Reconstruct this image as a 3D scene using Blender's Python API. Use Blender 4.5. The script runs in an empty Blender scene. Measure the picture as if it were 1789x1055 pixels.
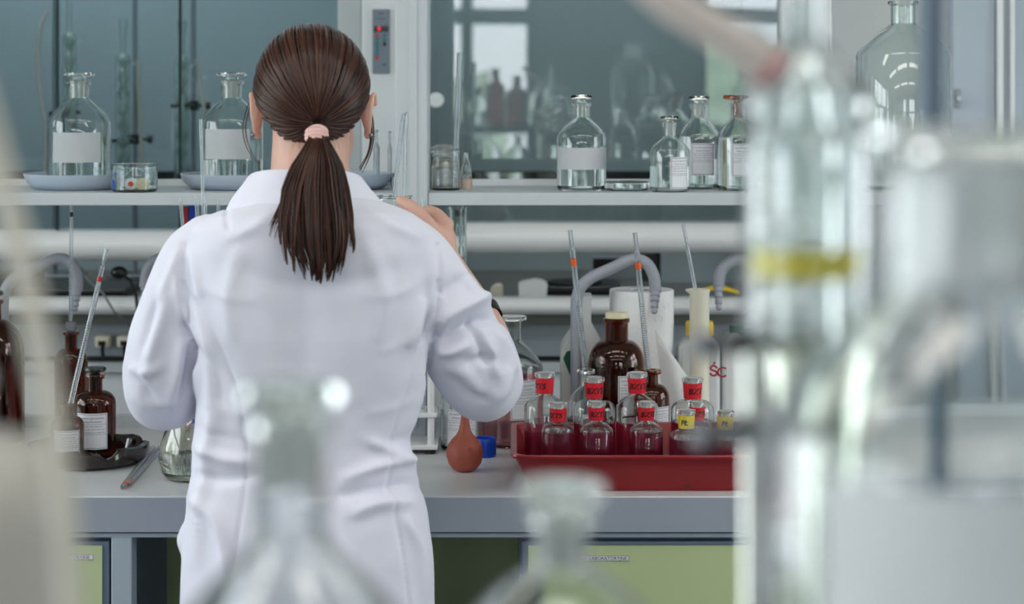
import bpy, bmesh, math, random
import numpy as np
from mathutils import Vector, Matrix, noise

random.seed(7)
scene = bpy.context.scene
COL = scene.collection
PI = math.pi

# ------------------------------------------------------------------ camera
F, CX, HY, CZ = 3500.0, 894.5, 150.0, 1.526     # focal length in px, principal column, horizon row, eye height
cam_d = bpy.data.cameras.new('camera')
cam = bpy.data.objects.new('camera', cam_d)
COL.objects.link(cam)
cam.location = (0, 0, CZ)
cam.rotation_euler = (PI / 2, 0, 0)
cam_d.sensor_width = 36.0
cam_d.lens = 36.0 * F / 1789.0
cam_d.shift_y = -(527.5 - HY) / 1789.0
cam_d.clip_start = 0.02
cam_d.dof.use_dof = True
cam_d.dof.focus_distance = 3.15
cam_d.dof.aperture_fstop = 4.0
scene.camera = cam

# ------------------------------------------------------------------ world, lights, exposure
SKY = 7.6
w = bpy.data.worlds.new('overcast_sky')
scene.world = w
w.use_nodes = True
bg = w.node_tree.nodes['Background']
bg.inputs['Color'].default_value = (0.93, 0.955, 1.0, 1)
bg.inputs['Strength'].default_value = SKY
vs = scene.view_settings
vs.view_transform = 'Standard'
vs.look = 'None'
vs.gamma = 1.0
vs.use_curve_mapping = False
vs.exposure = 0.0
scene.display_settings.display_device = 'sRGB'
LAMP = 6.5                                      # emission of the ceiling luminaires
cy = scene.cycles
cy.max_bounces = 24
cy.diffuse_bounces = 4
cy.glossy_bounces = 6
cy.transmission_bounces = 22
cy.transparent_max_bounces = 32
cy.sample_clamp_indirect = 6.0
cy.caustics_reflective = True
cy.caustics_refractive = True

REAR_WIN = [(-0.66, 0.135), (1.08, 2.7)]         # x spans of the windows behind the camera
LEFT_WIN = [(-2.4, 0.3), (0.6, 3.9)]             # y spans of the windows in the left wall
ADDED_RIGHT_WIN = [(1.7, 3.5)]            # y spans of the unseen window added to brighten the right side
WZ0, WZ1 = 0.95, 2.72
RX0, RX1, RY0, RY1, RZ = -3.2, 3.3, -3.0, 5.35, 3.0


def portal(loc, rot, sx, sy):
    l = bpy.data.lights.new('window_portal', 'AREA')
    l.shape = 'RECTANGLE'
    l.size, l.size_y = sx, sy
    l.cycles.is_portal = True
    o = bpy.data.objects.new('window_portal', l)
    o.location, o.rotation_euler = loc, rot
    COL.objects.link(o)


for a, b in REAR_WIN:
    portal(((a + b) / 2, RY0 + 0.03, (WZ0 + WZ1) / 2), (-PI / 2, 0, PI), b - a, WZ1 - WZ0)
for a, b in LEFT_WIN:
    portal((RX0 + 0.03, (a + b) / 2, (WZ0 + WZ1) / 2), (0, -PI / 2, 0), WZ1 - WZ0, b - a)

for a, b in ADDED_RIGHT_WIN:
    portal((RX1 - 0.03, (a + b) / 2, (WZ0 + WZ1) / 2), (0, PI / 2, 0), WZ1 - WZ0, b - a)


# ------------------------------------------------------------------ helpers
def P(x, y, D):
    return Vector(((x - CX) * D / F, D, CZ - (y - HY) * D / F))


def XX(x, D):
    return (x - CX) * D / F


def ZZ(y, D):
    return CZ - (y - HY) * D / F


def lin(c):
    out = []
    for v in c:
        v = v / 255.0
        out.append(v / 12.92 if v <= 0.04045 else ((v + 0.055) / 1.055) ** 2.4)
    return tuple(out) + (1.0,)


def mat(name, rgb, rough=0.5, metal=0.0, spec=0.5, var=0.0, vscale=8.0, bump=0.0, bscale=60.0, trans=0.0, ior=1.5,
        emit=0.0, sss=0.0, coat=0.0, sheen=0.0, stretch=(1, 1, 1)):
    m = bpy.data.materials.new(name)
    m.use_nodes = True
    nt = m.node_tree
    b = nt.nodes['Principled BSDF']
    c = lin(rgb)
    b.inputs['Base Color'].default_value = c
    b.inputs['Roughness'].default_value = rough
    b.inputs['Metallic'].default_value = metal
    b.inputs['IOR'].default_value = ior
    b.inputs['Specular IOR Level'].default_value = spec
    b.inputs['Transmission Weight'].default_value = trans
    b.inputs['Coat Weight'].default_value = coat
    b.inputs['Sheen Weight'].default_value = sheen
    if sss:
        b.inputs['Subsurface Weight'].default_value = sss
        b.inputs['Subsurface Radius'].default_value = (0.012, 0.004, 0.002)
        b.inputs['Subsurface Scale'].default_value = 0.6
    if emit:
        b.inputs['Emission Color'].default_value = c
        b.inputs['Emission Strength'].default_value = emit
    if var or bump:
        tc = nt.nodes.new('ShaderNodeTexCoord')
        mp = nt.nodes.new('ShaderNodeMapping')
        mp.inputs['Scale'].default_value = stretch
        nt.links.new(tc.outputs['Object'], mp.inputs['Vector'])
    if var:
        n = nt.nodes.new('ShaderNodeTexNoise')
        n.inputs['Scale'].default_value = vscale
        n.inputs['Detail'].default_value = 4.0
        nt.links.new(mp.outputs['Vector'], n.inputs['Vector'])
        r = nt.nodes.new('ShaderNodeValToRGB')
        r.color_ramp.elements[0].position = 0.3
        r.color_ramp.elements[1].position = 0.7
        r.color_ramp.elements[0].color = tuple(max(0, v * (1 - var)) for v in c[:3]) + (1,)
        r.color_ramp.elements[1].color = tuple(min(1, v * (1 + var)) for v in c[:3]) + (1,)
        nt.links.new(n.outputs['Fac'], r.inputs['Fac'])
        nt.links.new(r.outputs['Color'], b.inputs['Base Color'])
    if bump:
        n2 = nt.nodes.new('ShaderNodeTexNoise')
        n2.inputs['Scale'].default_value = bscale
        n2.inputs['Detail'].default_value = 3.0
        nt.links.new(mp.outputs['Vector'], n2.inputs['Vector'])
        bp = nt.nodes.new('ShaderNodeBump')
        bp.inputs['Strength'].default_value = bump
        bp.inputs['Distance'].default_value = 0.002
        nt.links.new(n2.outputs['Fac'], bp.inputs['Height'])
        nt.links.new(bp.outputs['Normal'], b.inputs['Normal'])
    return m


def pane_mat(name, tint, ior=1.5, rough=0.0):
    """thin sheet of glass: straight-through tint plus Fresnel mirror on both faces"""
    m = bpy.data.materials.new(name)
    m.use_nodes = True
    nt = m.node_tree
    nt.nodes.remove(nt.nodes['Principled BSDF'])
    out = nt.nodes['Material Output']
    t = nt.nodes.new('ShaderNodeBsdfTransparent')
    t.inputs['Color'].default_value = tint + (1,)
    g = nt.nodes.new('ShaderNodeBsdfGlossy')
    g.inputs['Roughness'].default_value = rough
    g.inputs['Color'].default_value = (1, 1, 1, 1)
    fr = nt.nodes.new('ShaderNodeFresnel')
    fr.inputs['IOR'].default_value = ior
    mx = nt.nodes.new('ShaderNodeMixShader')
    nt.links.new(fr.outputs['Fac'], mx.inputs['Fac'])
    nt.links.new(t.outputs['BSDF'], mx.inputs[1])
    nt.links.new(g.outputs['BSDF'], mx.inputs[2])
    nt.links.new(mx.outputs['Shader'], out.inputs['Surface'])
    return m


M = {}
M['white_paint'] = mat('white_painted_metal', (228, 231, 236), 0.38, var=0.02, vscale=3)
M['grey_paint'] = mat('light_grey_painted_metal', (196, 202, 208), 0.4, var=0.02, vscale=3)
M['mid_grey'] = mat('grey_panel', (150, 158, 166), 0.45, var=0.03)
M['gloss_white'] = mat('gloss_white_profile', (240, 240, 242), 0.22, var=0.015, vscale=2)
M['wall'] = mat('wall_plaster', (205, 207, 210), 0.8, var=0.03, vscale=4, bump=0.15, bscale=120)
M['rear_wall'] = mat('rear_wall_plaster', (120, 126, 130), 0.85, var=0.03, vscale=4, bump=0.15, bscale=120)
M['ceiling'] = mat('ceiling_plaster', (225, 226, 226), 0.9, var=0.02)
M['floor'] = mat('floor_lino', (120, 124, 126), 0.45, var=0.08, vscale=10)
M['bench_top'] = mat('bench_laminate', (208, 209, 213), 0.32, var=0.025, vscale=14, bump=0.03, bscale=300)
M['bench_edge'] = mat('bench_edge_grey', (150, 157, 170), 0.4, var=0.02)
M['frame_grey'] = mat('bench_frame_grey', (160, 172, 184), 0.4, var=0.02)
M['dark_frame'] = mat('cabinet_frame_slate', (104, 116, 140), 0.4, var=0.03)
M['green'] = mat('cabinet_green', (184, 197, 150), 0.5, var=0.03, vscale=5)
M['black_gap'] = mat('shadow_gap_rubber', (20, 21, 23), 0.6, var=0.1)
M['hood_inner'] = mat('hood_liner_grey', (164, 178, 182), 0.5, var=0.03, vscale=3)
M['hood_top'] = mat('hood_worktop_stoneware', (112, 112, 106), 0.4, var=0.06, vscale=9)
M['dark_slot'] = mat('dark_slot', (38, 44, 48), 0.6, var=0.1)
M['hood_glass'] = pane_mat('hood_sash_glass', (0.855, 0.91, 0.925), 1.5)
M['hood_glass2'] = pane_mat('hood_sash_glass_grey', (0.84, 0.87, 0.865), 1.58)
M['window_glass'] = pane_mat('window_glass', (0.95, 0.97, 0.97), 1.45)
M['pane_edge'] = mat('pane_edge_dark', (40, 62, 66), 0.3, var=0.05)
M['glass'] = mat('clear_glass', (250, 253, 252), 0.0, trans=1.0, ior=1.47)
M['glass_g'] = mat('greenish_glass', (246, 252, 250), 0.0, trans=1.0, ior=1.5)
M['frosted'] = mat('ground_glass', (236, 239, 238), 0.4, trans=0.72, ior=1.45)
M['glass_rod'] = mat('pipette_glass', (244, 248, 252), 0.02, trans=0.93, ior=1.5)
M['amber'] = mat('amber_glass', (150, 70, 24), 0.0, trans=1.0, ior=1.5)
M['amber_dark'] = mat('dark_amber_glass', (142, 70, 26), 0.0, trans=1.0, ior=1.5)
M['brown_dish'] = mat('brown_glazed_dish', (32, 19, 15), 0.07, var=0.1, coat=0.5)
M['water'] = mat('water', (252, 253, 253), 0.0, trans=1.0, ior=1.33)
M['yellow_liq'] = mat('pale_yellow_liquid', (244, 240, 226), 0.0, trans=1.0, ior=1.33)
M['pink'] = mat('pink_solution', (206, 92, 132), 0.05, trans=0.84, ior=1.34)
M['pink_dark'] = mat('rose_solution', (214, 136, 142), 0.0, trans=1.0, ior=1.34)
M['label'] = mat('label_paper', (228, 229, 236), 0.75, var=0.02, vscale=30)
M['label_aged'] = mat('frosted_label_paper', (192, 196, 200), 0.75, var=0.04, vscale=30)
M['ink'] = mat('label_ink', (62, 66, 84), 0.7, var=0.05)
M['marker'] = mat('black_marker', (22, 14, 18), 0.6, var=0.05)
M['red_ink'] = mat('red_marker', (170, 24, 40), 0.6, var=0.05)
M['red_tape'] = mat('red_tape', (214, 22, 40), 0.45, var=0.04, vscale=60)
M['yellow_tape'] = mat('yellow_tape', (226, 200, 40), 0.45, var=0.04, vscale=60)
M['tray'] = mat('red_tray_plastic', (140, 2, 18), 0.28, var=0.05, vscale=6, coat=0.2)
M['rubber'] = mat('terracotta_rubber', (160, 80, 62), 0.55, var=0.08, vscale=25, bump=0.1, bscale=200)
M['blue'] = mat('blue_plastic', (20, 70, 190), 0.35, var=0.04)
M['black'] = mat('black_plastic', (18, 18, 20), 0.3, var=0.1)
M['tap'] = mat('grey_tap_plastic', (152, 156, 166), 0.4, var=0.03, vscale=10)
M['paper'] = mat('embossed_paper', (232, 232, 234), 0.9, var=0.02, vscale=30, bump=0.5, bscale=70)
M['cream'] = mat('cream_plastic', (214, 210, 192), 0.45, var=0.03, sss=0.0)
M['hdpe'] = mat('white_hdpe', (226, 228, 228), 0.4, var=0.02, trans=0.15)
M['cork'] = mat('cream_stopper', (222, 214, 180), 0.6, var=0.08, vscale=60)
M['yellow'] = mat('yellow_cap', (236, 196, 20), 0.4, var=0.04)
M['greenlab'] = mat('green_label', (18, 92, 62), 0.5, var=0.05)
M['porcelain'] = mat('pale_blue_porcelain', (186, 198, 214), 0.3, var=0.03, vscale=12)
M['steel'] = mat('steel', (150, 156, 162), 0.3, metal=1.0, var=0.03)
M['steel_blue'] = mat('blue_grey_steel', (84, 98, 112), 0.45, metal=0.3, var=0.04)
M['orange'] = mat('orange_band', (222, 92, 36), 0.5, var=0.03)
M['red_band'] = mat('red_band', (176, 40, 40), 0.5, var=0.03)
M['grey_rubber'] = mat('grey_rubber', (112, 114, 122), 0.6, var=0.05)
M['hose'] = mat('cream_rubber_hose', (192, 186, 174), 0.5, var=0.04, vscale=20)
M['hose_pink'] = mat('translucent_hose', (226, 214, 208), 0.35, var=0.05, trans=0.3)
M['pale_plastic'] = mat('pale_plastic_jar', (176, 172, 166), 0.35, var=0.03, trans=0.1)
M['panel'] = mat('control_panel_grey', (122, 134, 148), 0.4, var=0.03)
M['display'] = mat('display_black', (26, 8, 12), 0.2, var=0.05)
M['led'] = mat('display_red', (255, 30, 50), 0.4, emit=1.6)
M['teal'] = mat('teal_button', (60, 120, 132), 0.5, var=0.05)
M['redbtn'] = mat('red_button', (190, 60, 78), 0.5, var=0.05)
M['lamp'] = mat('luminaire_diffuser', (255, 250, 242), 0.5, emit=LAMP)
M['added_hood_lamp'] = mat('added_hood_diffuser', (245, 250, 255), 0.5, emit=17.0)  # glow of the lamp added inside the hoods
M['condenser'] = mat('condenser_glass', (222, 234, 228), 0.12, trans=0.4, ior=1.5)
M['milky'] = mat('milky_jar_glass', (206, 202, 190), 0.25, trans=0.35, ior=1.45)
M['ground_white'] = mat('ground_white_glass', (236, 238, 243), 0.45, trans=0.2, ior=1.4)
M['hood_blue'] = mat('hood_front_blue_grey', (186, 196, 210), 0.4, var=0.02)
M['pale_liq'] = mat('pale_clear_liquid', (247, 246, 238), 0.0, trans=1.0, ior=1.33)
M['leaf'] = mat('tree_foliage', (196, 212, 188), 0.8, var=0.35, vscale=3.0, bump=0.6, bscale=9)
M['bark'] = mat('tree_bark', (84, 70, 58), 0.9, var=0.2)
M['grass'] = mat('lawn', (106, 140, 80), 0.9, var=0.2, vscale=2)
M['win_frame'] = mat('window_frame_dark', (70, 78, 82), 0.5, var=0.04)
M['yellow_ring'] = mat('yellow_ring', (222, 206, 60), 0.5, var=0.05)
M['powder'] = mat('white_powder', (224, 222, 214), 0.9, var=0.03, vscale=80, bump=0.3, bscale=300)
M['coat'] = mat('white_cotton', (224, 223, 238), 0.85, spec=0.2, sheen=0.15, var=0.012, vscale=40, bump=0.12, bscale=900)
M['skin'] = mat('skin', (212, 168, 152), 0.5, var=0.05, vscale=30, sss=0.15, bump=0.06, bscale=300)
M['trouser'] = mat('dark_trousers', (40, 44, 56), 0.85, var=0.08, vscale=60)
M['shoe'] = mat('white_shoe', (205, 205, 205), 0.5, var=0.03)
M['tie'] = mat('pink_hair_tie', (222, 180, 176), 0.8, var=0.05, vscale=60, bump=0.4, bscale=300)
M['eye'] = mat('eye_white', (232, 230, 226), 0.1, var=0.02)
M['lip'] = mat('lip_skin', (186, 110, 104), 0.45, var=0.04)


def hair_material():
    m = bpy.data.materials.new('brown_hair')
    m.use_nodes = True
    nt = m.node_tree
    b = nt.nodes['Principled BSDF']
    at = nt.nodes.new('ShaderNodeAttribute')
    at.attribute_name = 'strand'
    r = nt.nodes.new('ShaderNodeValToRGB')
    r.color_ramp.elements[0].color = lin((30, 15, 12))
    r.color_ramp.elements[1].color = lin((88, 52, 40))
    nt.links.new(at.outputs['Fac'], r.inputs['Fac'])
    nt.links.new(r.outputs['Color'], b.inputs['Base Color'])
    b.inputs['Roughness'].default_value = 0.36
    b.inputs['Specular IOR Level'].default_value = 0.35
    return m


M['hair'] = hair_material()

LOC = {}


class MB:
    def __init__(self):
        self.v, self.f = [], []

    def add(self, verts, faces):
        n = len(self.v)
        self.v.extend([tuple(p) for p in verts])
        self.f.extend([tuple(i + n for i in q) for q in faces])
        return self

    def box(self, a, b):
        x0, y0, z0 = a
        x1, y1, z1 = b
        v = [(x0, y0, z0), (x1, y0, z0), (x1, y1, z0), (x0, y1, z0), (x0, y0, z1), (x1, y0, z1), (x1, y1, z1), (x0, y1, z1)]
        f = [(0, 3, 2, 1), (4, 5, 6, 7), (0, 1, 5, 4), (1, 2, 6, 5), (2, 3, 7, 6), (3, 0, 4, 7)]
        return self.add(v, f)

    def lathe(self, prof, c=(0, 0, 0), segs=40, closed=False, squash=1.0):
        """prof: (r, z) pairs; r == 0 collapses to a pole"""
        vs_, fs, rows = [], [], []
        for r, z in prof:
            if r <= 1e-7:
                rows.append([len(vs_)])
                vs_.append((c[0], c[1], c[2] + z))
            else:
                row = []
                for k in range(segs):
                    a = 2 * PI * k / segs
                    row.append(len(vs_))
                    vs_.append((c[0] + r * math.sin(a), c[1] - r * math.cos(a) * squash, c[2] + z))
                rows.append(row)
        pairs = list(zip(rows, rows[1:]))
        if closed:
            pairs.append((rows[-1], rows[0]))
        for A, B in pairs:
            if len(A) == 1 and len(B) == 1:
                continue
            for k in range(segs):
                k2 = (k + 1) % segs
                if len(A) == 1:
                    fs.append((A[0], B[k2], B[k]))
                elif len(B) == 1:
                    fs.append((A[k], A[k2], B[0]))
                else:
                    fs.append((A[k], A[k2], B[k2], B[k]))
        return self.add(vs_, fs)

    def tube(self, pts, rad, sides=12, caps=True, hollow=None):
        pts = [Vector(p) for p in pts]
        n = len(pts)
        if not hasattr(rad, '__len__'):
            rad = [rad] * n
        tang = []
        for i in range(n):
            t = pts[min(i + 1, n - 1)] - pts[max(i - 1, 0)]
            if t.length < 1e-9:
                sg = [b_ - a_ for a_, b_ in zip(pts, pts[1:]) if (b_ - a_).length > 1e-9]
                t = sg[0] if i < n / 2 else sg[-1]
            tang.append(t.normalized())
        up = Vector((0, 0, 1)) if abs(tang[0].z) < 0.9 else Vector((0, 1, 0))
        u = tang[0].cross(up).normalized()
        rings, vs_, fs = [], [], []
        for i in range(n):
            u = (u - tang[i] * u.dot(tang[i])).normalized()
            w_ = tang[i].cross(u)
            rings.append((u.copy(), w_))
        def ring(i, r):
            uu, ww = rings[i]
            s = len(vs_)
            for k in range(sides):
                a = 2 * PI * k / sides
                vs_.append(pts[i] + uu * (r * math.cos(a)) + ww * (r * math.sin(a)))
            return list(range(s, s + sides))
        rows = [ring(i, rad[i]) for i in range(n)]
        if hollow:
            rows += [ring(i, max(rad[i] - hollow, 1e-4)) for i in reversed(range(n))]
            rows.append(rows[0])
        for A, B in zip(rows, rows[1:]):
            for k in range(sides):
                k2 = (k + 1) % sides
                fs.append((A[k], A[k2], B[k2], B[k]))
        if caps and not hollow:
            fs.append(tuple(reversed(rows[0])))
            fs.append(tuple(rows[-1]))
        return self.add(vs_, fs)

    def ellipsoid(self, c, s, nu=24, nv=16):
        prof = []
        vs_, fs = [], []
        for j in range(nv + 1):
            t = PI * j / nv
            for k in range(nu):
                a = 2 * PI * k / nu
                vs_.append((c[0] + s[0] * math.sin(t) * math.cos(a), c[1] + s[1] * math.sin(t) * math.sin(a), c[2] + s[2] * math.cos(t)))
        for j in range(nv):
            for k in range(nu):
                k2 = (k + 1) % nu
                fs.append((j * nu + k, (j + 1) * nu + k, (j + 1) * nu + k2, j * nu + k2))
        return self.add(vs_, fs)

    def prism(self, poly, axis_from, axis_to):
        """extrude a polygon given as 3-D points at axis_from by the vector axis_to"""
        n = len(poly)
        d = Vector(axis_to)
        v = [Vector(p) for p in poly] + [Vector(p) + d for p in poly]
        f = [tuple(range(n - 1, -1, -1)), tuple(range(n, 2 * n))]
        for k in range(n):
            k2 = (k + 1) % n
            f.append((k, k2, n + k2, n + k))
        return self.add(v, f)

    def build(self, name, material, parent=None, local=False, bevel=0.0, smooth=True, recalc=True, weld=False):
        off = Vector((0, 0, 0))
        if parent is not None and not local:
            off = LOC[parent.name]
        me = bpy.data.meshes.new(name)
        me.from_pydata([(p[0] - off[0], p[1] - off[1], p[2] - off[2]) for p in self.v], [], self.f)
        if recalc or weld:
            bm = bmesh.new()
            bm.from_mesh(me)
            if weld:
                bmesh.ops.remove_doubles(bm, verts=bm.verts, dist=1e-6)
            bmesh.ops.recalc_face_normals(bm, faces=bm.faces)
            bm.to_mesh(me)
            bm.free()
        if smooth:
            me.polygons.foreach_set('use_smooth', [True] * len(me.polygons))
            me.set_sharp_from_angle(angle=math.radians(38))
        me.materials.append(M[material] if isinstance(material, str) else material)
        o = bpy.data.objects.new(name, me)
        COL.objects.link(o)
        if parent is not None:
            o.parent = parent
            LOC[o.name] = LOC[parent.name]
        else:
            LOC[o.name] = Vector((0, 0, 0))
        if bevel:
            md = o.modifiers.new('bevel', 'BEVEL')
            md.width = bevel
            md.segments = 2
            md.limit_method = 'ANGLE'
        return o


def tag(o, label=None, cat=None, group=None, kind=None):
    if label:
        o['label'] = label
    if cat:
        o['category'] = cat
    if group:
        o['group'] = group
    if kind:
        o['kind'] = kind
    return o


def thing(name, label, cat, loc, group=None):
    o = bpy.data.objects.new(name, None)
    o.empty_display_size = 0.05
    o.location = loc
    COL.objects.link(o)
    LOC[o.name] = Vector(loc)
    return tag(o, label, cat, group)


def struct(name, mb, m, parent=None, **kw):
    o = mb.build(name, m, parent, **kw)
    if parent is None:
        o['kind'] = 'structure'
    return o


def box(name, a, b, m, parent=None, bevel=0.0, **kw):
    lo = [min(a[i], b[i]) for i in range(3)]
    hi = [max(a[i], b[i]) for i in range(3)]
    return MB().box(lo, hi).build(name, m, parent, bevel=bevel, smooth=bool(bevel), **kw)


_text = {}


def text_geo(s, size, bold=0.0):
    key = (s, bold)
    if key not in _text:
        cu = bpy.data.curves.new('lettering', 'FONT')
        cu.body = s
        cu.size = 1.0
        cu.align_x = 'CENTER'
        cu.align_y = 'CENTER'
        cu.resolution_u = 2
        cu.offset = bold
        o = bpy.data.objects.new('lettering', cu)
        COL.objects.link(o)
        dg = bpy.context.evaluated_depsgraph_get()
        me = bpy.data.meshes.new_from_object(o.evaluated_get(dg))
        _text[key] = ([tuple(v.co) for v in me.vertices], [tuple(p.vertices) for p in me.polygons])
        bpy.data.objects.remove(o)
        bpy.data.meshes.remove(me)
    v, f = _text[key]
    return [(p[0] * size, p[1] * size) for p in v], f


class Print:
    """flat lettering and rules laid on a surface through a mapping (u, v, lift) -> local point"""
    def __init__(self, fmap, lift=0.0004):
        self.mb, self.m, self.h = MB(), fmap, lift

    def text(self, s, u, v, size, slant=0.0, bold=0.0):
        vv, ff = text_geo(s, size, bold)
        self.mb.add([self.m(u + p[0] + slant * p[1], v + p[1], self.h) for p in vv], ff)

    def rect(self, u0, v0, u1, v1, n=10):
        vs_, fs = [], []
        for k in range(n + 1):
            u = u0 + (u1 - u0) * k / n
            vs_ += [self.m(u, v0, self.h), self.m(u, v1, self.h)]
        for k in range(n):
            fs.append((2 * k, 2 * k + 2, 2 * k + 3, 2 * k + 1))
        self.mb.add(vs_, fs)

    def build(self, name, m, parent):
        return self.mb.build(name, m, parent, local=True, smooth=False, recalc=False)


def cyl(R, a0, z0=0.0):
    def f(u, v, h):
        a = a0 + u / R
        return ((R + h) * math.sin(a), -(R + h) * math.cos(a), z0 + v)
    return f


def curved_label(parent, R, a0, z0, z1, width, m='label', name='label', printed=True, rows=3, taper=None):
    """a paper label wrapped on a cylinder of radius R, facing the camera side at angle a0"""
    f = cyl(R + 0.0004, a0)
    mb = MB()
    n = 14
    v = []
    for k in range(n + 1):
        u = -width / 2 + width * k / n
        v += [f(u, z0, 0), f(u, z1, 0)]
    mb.add(v, [(2 * k, 2 * k + 2, 2 * k + 3, 2 * k + 1) for k in range(n)])
    lb = mb.build(name, m, parent, local=True, recalc=False)
    if printed:
        h = z1 - z0
        pr = Print(cyl(R + 0.0004, a0, (z0 + z1) / 2), 0.0003)
        wv = width / 2
        e = 0.0007
        i = 0.0016
        pr.rect(-wv + i, h / 2 - i - e, wv - i, h / 2 - i)
        pr.rect(-wv + i, -h / 2 + i, wv - i, -h / 2 + i + e)
        pr.rect(-wv + i, -h / 2 + i, -wv + i + e, h / 2 - i, 1)
        pr.rect(wv - i - e, -h / 2 + i, wv - i, h / 2 - i, 1)
        pr.text('Centralne Laboratorium', 0, h * 0.37, width * 0.082)
        pr.text('Wodno-Ściekowe', 0, h * 0.27, width * 0.082)
        pr.rect(-wv + i, h * 0.19, wv - i, h * 0.19 + 0.0004)
        pr.rect(-wv + i, -h * 0.08, wv - i, -h * 0.08 + 0.0004)
        rr = random.Random(int(R * 1e6) + int(z0 * 1e5))
        for q in range(rows):
            y = h * (0.13 - 0.08 * q)
            x = -wv * 0.8
            while x < wv * 0.7:
                l = rr.uniform(0.003, 0.008)
                pr.rect(x, y, min(x + l, wv * 0.82), y + 0.0006, 2)
                x += l + 0.0015
        pr.build('print', 'ink', lb)
    return lb


def reagent_profile(R, zs, nr, zn, zt, lip, style='cone'):
    p = [(0, 0.002), (R * 0.55, 0.0), (R * 0.9, 0.0), (R * 0.975, 0.0025), (R, 0.008), (R, zs * 0.5), (R, zs)]
    n = 8
    for k in range(1, n):
        t = k / n
        if style == 'cone':
            s = t * t * (3 - 2 * t) * 0.45 + t * 0.55
            r = R + (nr - R) * s
            z = zs + (zn - zs) * (t + 0.10 * math.sin(PI * t))
        else:
            a = t * PI / 2
            r = nr + (R - nr) * math.cos(a)
            z = zs + (zn - zs) * math.sin(a)
        p.append((r, z))
    p += [(nr, zn), (nr * 0.99, (zn + zt) / 2), (nr, zt - 0.008), (lip * 0.97, zt - 0.0065), (lip, zt - 0.0045), (lip, zt - 0.001), (lip * 0.96, zt)]
    return p


def inner_profile(p, t, tb):
    ztop = p[-1][1]
    q = [(0, tb)]
    zs_seen = tb
    rb = None
    for r, z in p:
        if r > 0.0 and z >= 0.008 - 1e-9:
            if rb is None:
                rb = r - t
                q += [(rb * 0.85, tb), (rb, tb + 0.005)]
            if z > tb + 0.006:
                q.append((r - t, z))
    # the bore of the lip is as wide as the neck
    nr = min(r for r, z in p if z > ztop * 0.7)
    q = [(min(r, nr - t) if z >= ztop - 0.009 else r, z) for r, z in q]
    return q


def liquid_profile(q, level, grow):
    out = []
    for i, (r, z) in enumerate(q):
        if z <= level:
            out.append((r + grow if r > 0 else 0, z - (grow if i < 2 else 0)))
        else:
            r0, z0 = q[i - 1]
            t = (level - z0) / (z - z0)
            out.append((r0 + (r - r0) * t + grow, level))
            break
    out.append((0, level))
    return out


def bottle(name, label, x, D, z0, prof, glass='glass', t=0.0024, tb=0.004, liquid=None, stopper=None, group=None, cat='bottle', segs=44):
    root = thing(name, label, cat, (XX(x, D), D, z0), group)
    q = inner_profile(prof, t, tb)
    MB().lathe(prof + list(reversed(q)), segs=segs).build('body', glass, root, local=True, weld=True)
    if liquid:
        MB().lathe(liquid_profile(q, liquid[0], t * 0.4), segs=segs).build('liquid', liquid[1], root, local=True, weld=True)
    if stopper:
        kind, sm = stopper[0], stopper[1]
        zt = prof[-1][1]
        nr = min(r for r, z in prof if z > zt * 0.7) - t
        zn_ = min(z for r, z in prof if z > zt * 0.5 and r <= (nr + t) * 1.02)
        if kind == 'disc':
            dr, top = stopper[2], stopper[3]
            th_ = min(.0075, (top - zt) * .55)
            so = MB().lathe([(0, zt + .0005), (nr * 0.9, zt + .0005), (nr * 0.72, zt + 0.002), (nr * 0.72, top - th_ - .001), (dr * 0.9, top - th_), (dr, top - th_ * .75),
                        (dr, top - th_ * .3), (dr * 0.93, top), (dr * 0.5, top + 0.0005), (0, top + 0.0005)], segs=segs).build('stopper', sm, root, local=True)
            hp = min(max(.03, nr * 1.6), (zt - zn_) * .95)
            MB().lathe([(0, zt - hp), (nr * 0.84, zt - hp), (nr * 0.955, zt), (0, zt + .0002)], segs=segs).build('ground_plug', 'frosted' if sm in ('glass', 'glass_g', 'frosted') else sm, so, local=True)
        elif kind == 'plug':
            top = stopper[2]
            MB().lathe([(0, zt - 0.012), (nr * 0.85, zt - 0.012), (nr * 0.97, zt), (nr * 1.12, zt + 0.001), (nr * 1.12, top - 0.001), (nr * 1.05, top), (0, top)], segs=28).build('stopper', sm, root, local=True)
        elif kind == 'dome':
            dr, top = stopper[2], stopper[3]
            MB().lathe([(0, zt - 0.012), (nr * 0.9, zt - 0.012), (nr * 0.95, zt + 0.001), (dr, zt + 0.002), (dr, zt + 0.004), (dr * 0.85, zt + (top - zt) * 0.6),
                        (dr * 0.5, top - 0.001), (0, top)], segs=segs).build('stopper', sm, root, local=True)
    return root


# ------------------------------------------------------------------ room shell
struct('floor', MB().box((RX0, RY0, -0.1), (RX1, RY1, 0.0)), 'floor', smooth=False)
struct('ceiling', MB().box((RX0, RY0, RZ), (RX1, RY1, RZ + 0.1)), 'ceiling', smooth=False)
struct('wall_front', MB().box((RX0, RY1, 0), (RX1, RY1 + 0.12, RZ)), 'wall', smooth=False)


def wall_with_windows(name, m, axis, spans, lo, hi, c0, c1):
    """axis 'x': wall runs along x between y=c0..c1; axis 'y': runs along y between x=c0..c1"""
    mb = MB()
    def bx(a0, a1, z0, z1):
        if axis == 'x':
            mb.box((a0, c0, z0), (a1, c1, z1))
        else:
            mb.box((c0, a0, z0), (c1, a1, z1))
    cur = lo
    for a, b in spans:
        bx(cur, a, 0, RZ)
        bx(a, b, 0, WZ0)
        bx(a, b, WZ1, RZ)
        cur = b
    bx(cur, hi, 0, RZ)
    return struct(name, mb, m, smooth=False)


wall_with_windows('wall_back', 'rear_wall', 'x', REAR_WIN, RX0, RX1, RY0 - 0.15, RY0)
wall_with_windows('wall_left', 'wall', 'y', LEFT_WIN, RY0, RY1, RX0 - 0.15, RX0)

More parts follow.
